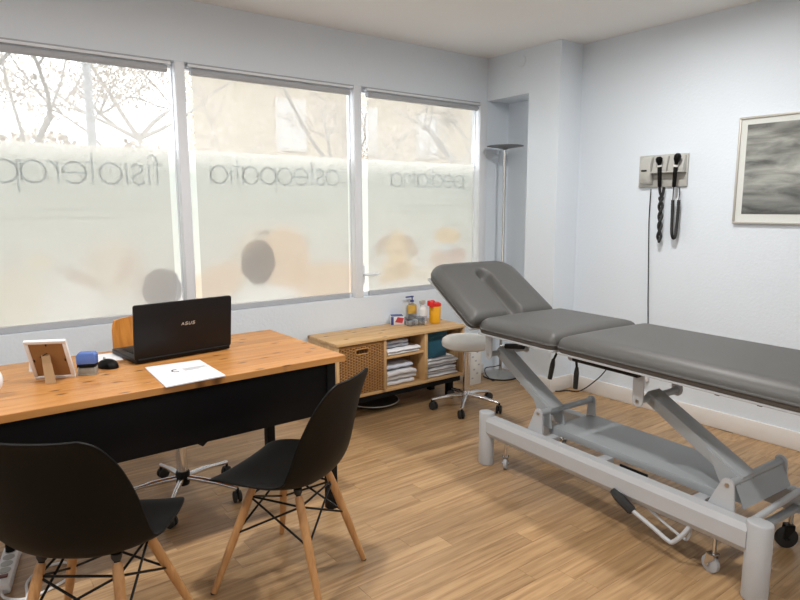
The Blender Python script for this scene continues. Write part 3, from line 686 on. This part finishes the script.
# ------------------------------------------------------------------ black shell chairs with wooden legs
def lerp(a, b, t): return a+(b-a)*t
PROF = [(.234, .398), (.226, .414), (.205, .424), (.155, .429), (.09, .426), (.02, .421), (-.05, .415), (-.11, .418), (-.158, .436), (-.19, .475), (-.21, .53), (-.224, .60), (-.238, .67), (-.254, .74), (-.272, .80), (-.282, .822)]
HW = [.150, .186, .205, .222, .232, .236, .236, .234, .231, .228, .224, .217, .207, .190, .158, .115]
LIFT = [.004, .008, .012, .018, .026, .036, .046, .056, .064, .070, .068, .060, .046, .030, .014, .008]
prof3 = smooth_path([(p[0], p[1], h) for p, h in zip(PROF, HW)], 3); lift3 = smooth_path([(l, 0, 0) for l in LIFT], 3)
def shell_pt(i, j, n=20):
    t = -1+2*j/n; y, z, h = prof3[i]; lf = lift3[i].x
    a = prof3[max(i-1, 0)]; b = prof3[min(i+1, len(prof3)-1)]
    ty, tz = b.x-a.x, b.y-a.y; l = math.hypot(ty, tz); ny, nz = tz/l, -ty/l
    if nz < -.01 and False: ny, nz = -ny, -nz
    k = abs(t)**2.4*lf
    return (t*h, y+ny*k, z+nz*k)
def make_chair(label, loc, rz):
    t = thing('shell_chair', label, 'chair', loc, rz, 'black shell chairs at the desk')
    mb = MB(); mb.grid(lambda i, j: shell_pt(i, j), len(prof3), 21); sh = mb.build('seat_shell', 'black_plastic', t, thick=.009, angle=70)
    mod = sh.modifiers.new('smooth', 'SUBSURF'); mod.levels = 1; mod.render_levels = 1
    LG = [((-.105, .085, .40), (-.232, .195, 0)), ((.105, .085, .40), (.232, .195, 0)), ((-.11, -.105, .395), (-.178, -.228, 0)), ((.11, -.105, .395), (.178, -.228, 0))]
    for p, q in LG:
        p, q = Vector(p), Vector(q); d = q-p
        lg = MB().tube([p+d*.025, p+d*.05, p+d*.14, p+d*.55, p+d*.97, q+Vector((0, 0, .003))], [.012, .0145, .0165, .0155, .0115, .0105], 14).build('leg', 'beech_leg', t)
        MB().tube([p, p+d*.05], [.009, .010], 10).build('leg_mount', 'black_metal', lg)
        MB().tube([q+Vector((0, 0, .0)), q+Vector((0, 0, .004))], .0105, 10).build('foot_pad', 'black_rubber', lg)
        MB().lathe([(.012, 0), (.016, .010), (.016, .022)], 10, (p.x, p.y, p.z-.004)).build('shock_mount', 'black_rubber', t)
    P = [Vector(a).lerp(Vector(b), .12) for a, b in LG]; Q = [Vector(a).lerp(Vector(b), .46) for a, b in LG]
    for i, j in ((0, 1), (1, 0), (2, 3), (3, 2), (0, 2), (2, 0), (1, 3), (3, 1)):
        MB().tube([P[i], Q[j]], .0042, 7).build('brace_rod', 'black_metal', t)
    for i, j in ((0, 1), (1, 3), (3, 2), (2, 0)): MB().tube([P[i], P[j]], .0042, 7).build('brace_rod', 'black_metal', t)
    for q in Q: MB().lathe([(.004, -.011), (.011, -.007), (.011, .007), (.004, .011)], 8, q).build('brace_bolt', 'black_metal', t)
    return t
make_chair('black plastic shell chair with wooden legs, side on to the desk end', (1.02, 2.06, 0), R(121-90))
make_chair('black plastic shell chair with wooden legs, its rounded back to the room', (.33, 2.01, 0), R(53-90))

# ------------------------------------------------------------------ swivel chair behind the desk
def star_base(t, R_, z, n, a0, wheel=.028, armr=(.014, .010), hub=.03):
    for k in range(n):
        a = a0+2*PI*k/n if not isinstance(a0, (list, tuple)) else R(a0[k])
        c, s = math.cos(a), math.sin(a)
        MB().tube(smooth_path([(.02*c, .02*s, z), (R_*.5*c, R_*.5*s, z-.008), (R_*c, R_*s, z-.03)], 4), [armr[0]]*5+[armr[1]]*4, 10).build('base_arm', 'chrome', t)
        ca = bpy.data.objects.new('castor', None); COL.objects.link(ca); ca.parent = t; ca.location = (R_*c, R_*s, 0); ca.rotation_euler = (0, 0, a+.7+k*1.3)
        for sx in (-1, 1):
            h = MB(); h.M = Matrix.Translation((sx*.012-.008, .012, wheel)) @ Matrix.Rotation(PI/2, 4, 'Y'); h.lathe([(wheel*.75, 0), (wheel, .003), (wheel, .013), (wheel*.75, .016)], 16); h.build('wheel', 'black_rubber', ca)
        MB().tube([(0, 0, wheel*1.2), (0, 0, z-.03)], .007, 8).box(-.005, .005, -.01, .03, wheel*.8, wheel*1.9).build('castor_stem', 'black_metal', ca)
hub = at(183, 478, 'z', .10)
t = thing('swivel_chair', 'orange plywood swivel chair on chrome star base behind the desk', 'chair', (hub.x, hub.y, 0), R(9))
star_base(t, .29, .105, 5, R(-49-9))
MB().lathe([(.03, .07), (.034, .09), (.034, .13), (.03, .14)], 16).build('hub', 'black_metal', t)
MB().lathe([(.026, .13), (.026, .29), (.016, .295), (.016, .43)], 18).build('gas_column', 'chrome', t)
sm = MB()
def sfn(i, j):
    u = i/16; v = -1+2*j/16; y = lerp(-.20, .20, u); h = .21-.03*abs(2*u-1)**4
    return (v*h, y, .46+.015*v*v-.02*max(0, -y/.2)**2)
sm.grid(sfn, 17, 17).build('seat', 'plywood_orange', t, thick=.012)
bk = MB()
def bfn(i, j):
    u = i/12; v = -1+2*j/16; h = .185-.02*u
    return (v*h*(1-.06*max(0, (u-.8)/.2)**2), .325+.05*u-.05*v*v, lerp(.60, .872, u)-.004*v**4)
bk.grid(bfn, 13, 17).build('backrest', 'plywood_orange', t, thick=.012)
MB().tube(smooth_path([(0, 0, .435), (0, .20, .43), (0, .318, .47), (0, .338, .60), (0, .358, .72)], 5), .012, 10).build('back_support', 'chrome', t)
bx('seat_plate', 'black_metal', t, -.08, .08, -.09, .09, .425, .458, .004)

# ------------------------------------------------------------------ stool
t = thing('round_stool', 'round white padded stool on chrome star base with black castors', 'stool', (2.94, 3.115, 0), 0)
star_base(t, .245, .10, 5, [149, 220, 296, 7, 71], .029, (.016, .012))
MB().lathe([(.024, .06), (.028, .075), (.028, .12), (.023, .13)], 16).build('hub', 'chrome', t)
MB().lathe([(.023, .12), (.023, .441)], 18).build('gas_column', 'chrome', t)
MB().lathe([(.026, .418), (.026, .450)], 18).build('column_collar', 'black_rubber', t)
MB().lathe([(.10, .438), (.155, .444), (.173, .456), (.178, .478), (.172, .500), (.155, .513), (.12, .519), (.05, .521), (.001, .521)], 40).build('seat', 'white_vinyl', t)
MB().tube(smooth_path([(.03, 0, .434), (.12, -.05, .426), (.17, -.08, .431)], 4), .005, 8).build('height_lever', 'chrome', t)

# ------------------------------------------------------------------ pine cabinet with baskets and towels
CX0, CX1, CY0, CY1, CZ0, CZ1 = 2.005, 3.115, 3.325, 3.70, .168, .552
cab = thing('shelf_unit', 'low open pine shelf unit on dark feet below the windows', 'shelf unit', (CX0, CY0, 0), 0)
W_, D_ = CX1-CX0, CY1-CY0; T = .02
bx('top_board', 'pine_pale', cab, -.005, W_+.005, -.008, D_, CZ1-T, CZ1, .002)
bx('bottom_board', 'pine_pale', cab, 0, W_, 0, D_, CZ0, CZ0+T, .002)
for x in (0, .375, .728, W_-T): bx('upright', 'pine_pale_v', cab, x, x+T+(.008 if x == .728 else 0), .002, D_, CZ0+T, CZ1-T, .0015)
bx('shelf', 'pine_pale', cab, .395, .728, .01, D_, .392, .408, .0015)
bx('back_panel', 'pine_pale', cab, T, W_-T, D_-.008, D_-.001, CZ0+T, CZ1-T, 0)
for x in (.06, W_-.10):
    for y in (.06, D_-.10): bx('foot', 'black_paint', cab, x, x+.045, y, y+.045, 0, CZ0, .002)
bx('foot_rail', 'black_paint', cab, .03, W_-.03, .012, .04, CZ0-.04, CZ0, .001)
# wicker basket: stakes and woven strands
bk_ = thing('wicker_basket', 'woven wicker basket with a handle hole in the pine shelf unit', 'basket', (CX0+.025, CY0+.004, CZ0+T), 0)
BW, BD, BH = .345, .33, .34
st = MB(); ns = 16
for k in range(ns+1): x = .006+(BW-.012)*k/ns; st.tube([(x, .008, .004), (x, .008, BH-.012)], .0035, 5)
for k in range(13): y = .008+(BD-.016)*k/12; st.tube([(.008, y, .004), (.008, y, BH-.012)], .0035, 5); st.tube([(BW-.008, y, .004), (BW-.008, y, BH-.012)], .0035, 5)
o = st.build('stakes', 'rattan_dark', bk_); o['kind'] = 'stuff'
we = MB(); rows = 34; hx = (.125, .225); hz = (.272, .304)
for r_ in range(rows):
    z = .008+(BH-.03)*r_/(rows-1); ph = PI*(r_ % 2)
    def strand(x0, x1):
        n = max(3, int((x1-x0)/(BW/ns)*2)); return [(lerp(x0, x1, k/n), .008-.0055*math.cos(ns*PI*(lerp(x0, x1, k/n)-.006)/(BW-.012)+ph), z) for k in range(n+1)]
    segs = [(.002, hx[0]), (hx[1], BW-.002)] if hz[0] < z < hz[1] else [(.002, BW-.002)]
    for s0, s1 in segs: we.tube(strand(s0, s1), .0042, 5)
    for x in (.008, BW-.008): we.tube([(x+.005*math.cos(12*PI*k/24+ph), .008+(BD-.016)*k/24, z) for k in range(25)], .0042, 5)
o = we.build('weave', 'rattan', bk_); o['kind'] = 'stuff'
bx('base_panel', 'rattan_dark', bk_, .004, BW-.004, .012, BD-.006, .001, .008, 0); bx('back_panel', 'rattan_dark', bk_, .004, BW-.004, BD-.012, BD-.004, .008, BH-.02, 0); bx('lining', 'rattan_dark', bk_, .012, BW-.012, .016, .020, .008, .25, 0)
MB().tube([(.004, .008, BH-.012), (BW-.004, .008, BH-.012), (BW-.004, BD-.008, BH-.012), (.004, BD-.008, BH-.012)], .0085, 8, closed=True).build('rim', 'rattan', bk_)
MB().tube(rr_ := [(x, .004, z) for x, z in rrect(hx[0]-.002, hx[1]+.002, hz[0]-.002, hz[1]+.002, .012, 3)], .005, 6, closed=True).build('handle_hole', 'rattan', bk_)
# folded cloths
def towel(label, x0, x1, y0, y1, z0, z1, seed, mat='white_cloth', layers=2, group=None, cat='towel', name='folded_towel'):
    rr = random.Random(seed); t = thing(name, label, cat, ((x0+x1)/2, (y0+y1)/2, z0), 0, group)
    w, d, h = (x1-x0)/2, (y1-y0)/2, (z1-z0)/layers
    for k in range(layers):
        j = [rr.uniform(-.012, .012) for _ in range(4)]
        def fn(i, jj):
            th = 2*PI*i/28; c, s = math.cos(th), math.sin(th); e = .28
            yy = math.copysign(abs(c)**e, c)*(d+j[0]); zz = math.copysign(abs(s)**.75, s)*h/2
            x = lerp(-w+j[1], w+j[2], jj/12); wv = .0025*math.sin(9*x/w+seed+k)+.003*math.sin(5*yy/d+seed*2)
            droop = -.12*h*abs(jj/6-1)**3*k
            return (x, yy+.004*math.sin(7*x/w+k), h/2+k*h+zz*(.97+.03*math.sin(jj+k))+(wv if zz > 0 else 0)+droop)
        mb = MB().grid(fn, 28, 13, True); v0 = len(mb.v); mb.f.append(tuple(i*13 for i in range(28))); mb.f.append(tuple(i*13+12 for i in range(27, -1, -1)))
        mb.build('fold', mat, t, angle=70)
zb = CZ0+T
for k in range(6):
    towel(('lowest', 'second', 'third', 'fourth', 'fifth', 'topmost')[k]+' folded white towel of the stack under the blue box', CX0+.77+.006*(k % 2), CX0+1.075-.012*(k % 3), CY0+.02+.008*(k % 2), CY0+.30, zb+.0235*k+.0005, zb+.0235*k+.0190, 40+k, 'white_cloth', 1, 'towels stacked in the shelf unit')
towel('thick white folded sheet on the lower middle shelf', CX0+.405, CX0+.66, CY0+.02, CY0+.30, zb+.0005, zb+.110, 51, 'white_cloth', 3, None, 'sheet', 'folded_sheet')
towel('grey folded cloth on top of the thick white sheet', CX0+.41, CX0+.64, CY0+.04, CY0+.29, zb+.1155, zb+.15, 52, 'grey_cloth', 1, None, 'cloth', 'folded_cloth')
towel('white folded sheet on the upper middle shelf', CX0+.405, CX0+.69, CY0+.015, CY0+.30, .4085, .450, 53, 'white_cloth', 2, None, 'sheet', 'folded_sheet')
towel('grey folded cloth on the upper middle shelf', CX0+.41, CX0+.61, CY0+.05, CY0+.29, .4555, .505, 54, 'grey_cloth', 2, None, 'cloth', 'folded_cloth')
t = thing('storage_box', 'dark blue box on top of the stacked towels in the shelf unit', 'box', (CX0+.762, CY0+.0, zb+.1425), 0)
MB().box(0, .21, .05, .25, 0, .152).build('body', 'blue_card', t, bevel=.002); MB().box(-.003, .213, .047, .253, .153, .185).build('lid', 'blue_card', t, bevel=.002)
# round disc pushed under the unit
dp = at(377, 401, 'z', .03)
t = thing('balance_disc', 'flat round grey disc with pale rim on the floor under the shelf unit', 'disc', (dp.x-.01, dp.y+.035, 0))
MB().lathe([(.10, 0), (.15, .012), (.185, .03), (.185, .036)], 40).build('disc', 'black_rubber', t)
MB().tube([(.187*math.cos(a*PI/24), .187*math.sin(a*PI/24), .036) for a in range(48)], .0045, 8, closed=True).build('rim', 'frame_silver', t)

# things on the shelf unit
def cabpt(px, py): return at(px, py, 'z', CZ1)
q = cabpt(437.5, 323)
t = thing('sharps_bin', 'yellow sharps container with red lid on the pine shelf unit', 'container', (q.x, q.y+.03, CZ1))
MB().lathe([(.038, 0), (.042, .004), (.045, .130), (.042, .135)], 28).build('body', 'yellow_plastic', t)
l_ = MB().lathe([(.045, .127), (.047, .133), (.047, .146), (.032, .154)], 28).build('lid', 'red_plastic', t)
MB().prism([(-.03, .142), (.03, .142), (.034, .165), (.012, .185), (-.018, .178)], 'y', -.012, .012).build('lid_flap', 'red_plastic', l_, bevel=.003, loc=(-.012, -.01, .0), rot=(0, -.3, .5))
bx('lid_spout', 'red_plastic', l_, -.068, -.03, -.018, .012, .132, .172, .004)
q = cabpt(417, 322)
t = thing('gel_pump_bottle', 'clear gel bottle with amber label and dark pump head', 'bottle', (q.x, q.y+.06, CZ1))
MB().lathe([(.03, 0), (.034, .004), (.034, .11), (.028, .128), (.012, .14), (.012, .15)], 24).build('body', 'clear_plastic', t)
MB().lathe([(.0346, .06), (.0346, .125)], 24).build('label', 'amber_label', t)
h_ = MB().lathe([(.014, .148), (.014, .162), (.005, .164), (.005, .182), (.012, .184), (.012, .194)], 14).build('pump_head', 'blue_print', t)
MB().box(-.06, .0, -.007, .007, .184, .194).build('nozzle', 'blue_print', h_, bevel=.003)
q = cabpt(424, 324)
t = thing('spray_bottle', 'white bottle with grey print beside the yellow sharps container', 'bottle', (q.x+.01, q.y+.025, CZ1))
MB().lathe([(.026, 0), (.029, .004), (.029, .10), (.024, .118), (.011, .128), (.011, .142)], 24).build('body', 'white_plastic', t)
MB().prism([(-.028, .150), (.016, .150), (.018, .176), (-.012, .180), (-.03, .172)], 'y', -.009, .009).tube([(0, 0, .138), (0, 0, .152)], .010, 12).tube([(-.018, 0, .152), (-.026, 0, .13)], .004, 6).build('spray_head', 'grey_plastic', t, bevel=.002)
MB().lathe([(.0293, .02), (.0293, .06)], 24).build('label', 'ink_grey', t)
q = cabpt(407, 321)
t = thing('tissue_packet', 'amber and white packet standing behind the clear tray', 'packet', (q.x, q.y+.09, CZ1), .2)
MB().box(-.035, .03, 0, .04, 0, .16).build('packet', 'paper', t, bevel=.008); MB().box(-.03, .025, -.002, -.0005, .085, .15).build('label', 'amber_label', t)
q = cabpt(391, 325)
t = thing('carton', 'small white carton with red print on the pine shelf unit', 'box', (q.x, q.y, CZ1), -.5)
MB().box(0, .10, 0, .10, 0, .062).build('box', 'paper', t, bevel=.001); MB().prism([(.03, .02), (.085, .012), (.098, .05), (.05, .058)], 'y', -.0012, -.0004).build('red_print', 'red_print', t); MB().box(.005, .095, .005, .095, .0622, .0632).build('blue_print', 'blue_print', t); MB().prism([(.0, .0), (.02, .0), (.02, .06), (.0, .06)], 'y', -.0012, -.0004).build('blue_band', 'blue_print', t)
q = cabpt(408, 326.5)
t = thing('plastic_tray', 'small clear plastic tray of odds and ends beside the carton', 'tray', (q.x, q.y, CZ1), -.35)
MB().box(0, .13, 0, .10, 0, .003).box(0, .13, 0, .003, .003, .055).box(0, .13, .097, .10, .003, .055).box(0, .003, .003, .097, .003, .055).box(.127, .13, .003, .097, .003, .055).build('tray', 'clear_plastic', t)
for k in range(3):
    tag(bx('small_packet', ('paper', 'ink_grey', 'white_plastic')[k], None, q.x+.02+.03*k, q.x+.045+.03*k, q.y+.01, q.y+.05, CZ1+.0035, CZ1+.03+.005*k, .002), ('flat white packet in the clear tray', 'grey packet in the clear tray', 'white plastic case in the clear tray')[k], 'packet')
# white carton between the shelf unit and the lamp
t = thing('waste_carton', 'tall white printed carton on the floor between shelf unit and floor lamp', 'box', (3.345, 3.50, 0), 0)
MB().box(0, .12, 0, .14, 0, .30).build('box', 'white_vinyl', t, bevel=.002)
for k in range(7): MB().box(.015+.017*((k*3) % 5), .035+.017*((k*3) % 5), -.0012, -.0003, .05+.035*k, .062+.035*k).build('print', 'ink_grey', t)

# ------------------------------------------------------------------ floor lamp in the niche
t = thing('floor_lamp', 'slim brushed steel uplighter floor lamp in the corner niche', 'lamp', (3.742, 3.552, 0))
MB().lathe([(.142, 0), (.145, .004), (.145, .012), (.135, .02), (.04, .046), (.016, .055), (.012, .07)], 40).build('base', 'steel_brushed', t)
MB().lathe([(.146, .0), (.148, .003), (.148, .009), (.145, .0125)], 40).build('base_ring', 'black_rubber', t)
MB().lathe([(.0115, .06), (.0115, .93), (.0125, .935), (.0125, .95), (.0105, .955), (.0105, 1.86)], 14).build('pole', 'steel_brushed', t)
MB().lathe([(.012, 1.868), (.03, 1.876), (.145, 1.894), (.147, 1.897), (.142, 1.897), (.03, 1.881), (.001, 1.881)], 40).build('shade', 'steel_dark', t)
c1, c2, c3 = at(522, 381, 'z', .006), at(552, 389.5, 'z', .006), at(577, 389, 'z', .006)
o_ = Vector((3.765, 3.575, 0))
MB().tube([p-o_ for p in smooth_path([Vector((3.86, 3.48, .006)), c1, c2, Vector((3.86, 2.96, .006)), Vector((3.90, 2.86, .02)), Vector((3.925, 2.72, .15)), Vector((3.93, 2.64, .26))], 6)], .0045, 7).build('cord', 'black_rubber', t)
MB().tube([p-o_ for p in smooth_path([Vector((3.66, 3.52, .006)), Vector((3.60, 3.50, .006)), Vector((3.58, 3.56, .05)), Vector((3.585, 3.57, .10)), Vector((3.66, 3.55, .105)), Vector((3.755, 3.565, .10))], 5)], .004, 7).build('cord_loop', 'black_rubber', t)

# ------------------------------------------------------------------ wall-mounted diagnostic set
YL, ZTOP = 2.477, 1.757
def dv(cx, cy, x): return at(630+cx/5, 140+cy/5, 'x', XR+x)-Vector((XR, YL, ZTOP))
ds = thing('diagnostic_set', 'grey wall-mounted medical diagnostic set with two black corded handles', 'medical device', (XR, YL, ZTOP))
MB().box(-.018, -.001, -.345, 0, -.212, 0).build('wall_plate', 'grey_plastic', ds, bevel=.006)
MB().prism([(-.016, -.2), (-.016, -.008), (-.05, -.02), (-.066, -.06), (-.066, -.15), (-.05, -.19)], 'y', -.112, -.036).build('power_module', 'grey_plastic', ds, bevel=.008)
bx('switch', 'black_plastic', ds, -.072, -.06, -.088, -.050, -.108, -.098, .001)
for y0, y1 in ((-.222, -.122), (-.336, -.232)):
    cd = MB().prism([(-.016, -.115), (-.016, -.012), (-.04, -.012), (-.062, -.095), (-.062, -.115)], 'y', y0, y1).build('cradle', 'grey_plastic', ds, bevel=.005)
    bx('cradle_shelf', 'grey_plastic', cd, -.07, -.016, y0-.004, y1+.004, -.122, -.112, .002)
for (h0, r0, b0, tilt) in (((145, 90), (148, 130), (148, 236), 0), ((240, 75), (229, 128), (219, 236), 1)):
    ax = -.078
    pr, pb = dv(*r0, ax), dv(*b0, ax+.01)
    hd = MB().tube([pr, pr.lerp(pb, .1), pr.lerp(pb, .95), pb], [.0105, .0135, .0125, .009], 12).build('handle', 'black_plastic', ds)
    ph = dv(*h0, ax-.012); d = ph-pr
    MB().tube([pr, pr+d*.25, pr+d*.6, pr+d*.95, pr+d*1.15], [.010, .012, .021, .022, .012], 12).build('instrument_head', 'black_plastic', hd)
    MB().tube([pr-d*.08, pr+d*.10], .0148, 12).build('ring', 'white_plastic', hd)
# cords: the first twisted on itself, the second a hanging coil
a0, a1 = dv(148, 238, -.06), dv(170, 238, -.03)
pts1 = [a0, dv(150, 262, -.05), dv(158, 282, -.045)]; pts2 = [a1, dv(166, 262, -.04), dv(158, 286, -.045)]
tw = []; N = 90
z0, z1 = dv(155, 290, -.045), dv(145, 500, -.045)
for s in (0, PI):
    strand = []
    for k in range(N+1):
        u = k/N; c = z0.lerp(z1, u); am = .011*(1-.25*u)+.006*max(0, u-.85)/.15
        strand.append(Vector((-.045+am*math.sin(s+u*8.2*PI/2*1.05)*.8, c.y+am*math.cos(s+u*8.2*PI/2*1.05), c.z)))
    tw.append(strand)
loop = tw[0]+[Vector((-.045, z1.y, z1.z-.012))]+tw[1][::-1]
MB().tube(smooth_path(pts1, 4)+loop+smooth_path(pts2, 4)[::-1], .0095, 6).build('twisted_cord', 'black_rubber', ds)
path = smooth_path([dv(214, 300, -.045), dv(211, 380, -.045), dv(208, 450, -.045), dv(211, 480, -.045), dv(218, 490, -.045), dv(226, 480, -.045), dv(234, 420, -.045), dv(244, 300, -.045)], 20)
coil = []
for k, p in enumerate(path):
    a = k*1.15; coil.append(p+Vector((.0055*math.cos(a), .0055*math.sin(a), 0)))
MB().tube(path, [.0095+.0016*(k % 2) for k in range(len(path))], 8).build('coiled_cord', 'black_rubber', ds)
MB().tube([dv(219, 236, -.06), dv(216, 268, -.05), path[0]], .0038, 6).tube([dv(249, 236, -.03), dv(248, 268, -.04), path[-1]], .0038, 6).build('cord_tail', 'black_rubber', ds)
pw = [at(651, 189, 'x', XR-.03), at(649, 220, 'x', XR-.012), at(648.5, 260, 'x', XR-.010), at(648, 300, 'x', XR-.010), at(648, 325, 'x', XR-.010)]; e_ = pw[-1]
pw += [Vector((XR-.01, e_.y, .5)), Vector((XR-.012, e_.y+.01, .25))]
MB().tube([p-Vector((XR, YL, ZTOP)) for p in smooth_path(pw, 5)], .0042, 6).build('power_cord', 'black_rubber', ds)
MB().box(-.03, -.001, e_.y-YL-.03, e_.y-YL+.05, .20-ZTOP, .28-ZTOP).build('wall_plug', 'white_plastic', ds, bevel=.004)

# ------------------------------------------------------------------ framed photograph
fy, fz0, fz1, FW = 1.828, 1.312, 1.94, .86
fr = thing('framed_photograph', 'framed black and white photograph of a cloudy seascape on the wall', 'picture', (XR, fy, fz0))
k = .012; FH = fz1-fz0
MB().box(-.022, -.002, -FW, 0, 0, k).box(-.022, -.002, -FW, 0, FH-k, FH).box(-.022, -.002, -k, 0, k, FH-k).box(-.022, -.002, -FW, -FW+k, k, FH-k).build('frame', 'frame_silver', fr, bevel=.002)
bx('mount', 'mat_cream', fr, -.012, -.004, -FW+k, -k, k, FH-k, 0)
m, nt, bs = base_mat('cloud_photo'); L = nt.links; bs.inputs['Roughness'].default_value = .25
tc = _n(nt, 'ShaderNodeTexCoord'); mp = _n(nt, 'ShaderNodeMapping'); mp.inputs['Scale'].default_value = (1, 2.2, 9); mp.inputs['Rotation'].default_value = (R(-9), 0, 0); L.new(tc.outputs['Object'], mp.inputs['Vector'])
no = _n(nt, 'ShaderNodeTexNoise', Scale=1.6, Detail=6.0, Roughness=.6, Distortion=.5); L.new(mp.outputs[0], no.inputs['Vector'])
cr = _n(nt, 'ShaderNodeValToRGB'); e = cr.color_ramp.elements; e[0].position = .3; e[0].color = (.09, .088, .082, 1); e[1].position = .70; e[1].color = (.62, .61, .56, 1); L.new(no.outputs['Fac'], cr.inputs[0])
sp = _n(nt, 'ShaderNodeSeparateXYZ'); L.new(tc.outputs['Object'], sp.inputs[0])
g = _n(nt, 'ShaderNodeValToRGB'); mr = _n(nt, 'ShaderNodeMapRange'); mr.inputs[1].default_value = .06; mr.inputs[2].default_value = .58; L.new(sp.outputs['Z'], mr.inputs[0]); L.new(mr.outputs[0], g.inputs[0])
ge_ = g.color_ramp.elements; ge_[0].color = (.25, .25, .25, 1); ge_[1].color = (.75, .75, .75, 1)
for p_, v_ in ((.06, .55), (.3, .8), (.5, 1.2), (.66, .75), (.8, 1.0)): q_ = ge_.new(p_); q_.color = (v_, v_, v_, 1)
mu = _n(nt, 'ShaderNodeMix', data_type='RGBA', blend_type='MULTIPLY'); mu.inputs[0].default_value = 1; L.new(cr.outputs[0], mu.inputs[6]); L.new(g.outputs[0], mu.inputs[7]); L.new(mu.outputs[2], bs.inputs['Base Color'])
bx('photograph', m, fr, -.0135, -.0121, -FW+.048, -.048, .058, FH-.046, 0)
bx('glazing', 'glass', fr, -.0165, -.0150, -FW+k, -k, k, FH-k, 0)

# ------------------------------------------------------------------ power strip under the desk
a, b = at(3, 578, 'z', .035), at(13, 545, 'z', .035)
d = (b-a); L_ = .30; ra = math.atan2(d.y, d.x)
t = thing('power_strip', 'white power strip with black plug on the floor under the desk', 'power strip', (a.x, a.y, 0), ra)
bx('body', 'white_plastic', t, -.06, L_-.06, -.03, .03, 0, .04, .006)
for k in range(4):
    s_ = MB().lathe([(.019, .040), (.021, .0405), (.021, .0425), (.017, .0425)], 18, (.045+.05*k, 0, 0)).build('socket', 'grey_plastic', t)
bx('switch', 'brown_red', t, -.012, .012, -.016, .016, .04, .045, .002)
pl = MB().tube([(.195, 0, .042), (.195, 0, .07), (.19, 0, .09), (.18, .01, .11)], [.018, .018, .012, .006], 12).build('plug', 'black_plastic', t)
MB().tube(smooth_path([(.18, .01, .108), (.17, .04, .13), (.15, .16, .10), (.12, .35, .02)], 6), .005, 8).build('plug_cord', 'black_rubber', t)
MB().tube(smooth_path([(-.06, 0, .02), (-.10, -.02, .008), (-.13, -.10, .006), (-.05, -.22, .006), (.06, -.22, .006), (.07, -.13, .006), (-.02, -.08, .008), (-.16, -.09, .014), (-.30, -.02, .006), (-.45, .05, .006)], 6), .0055, 8).build('cable', 'white_plastic', t)
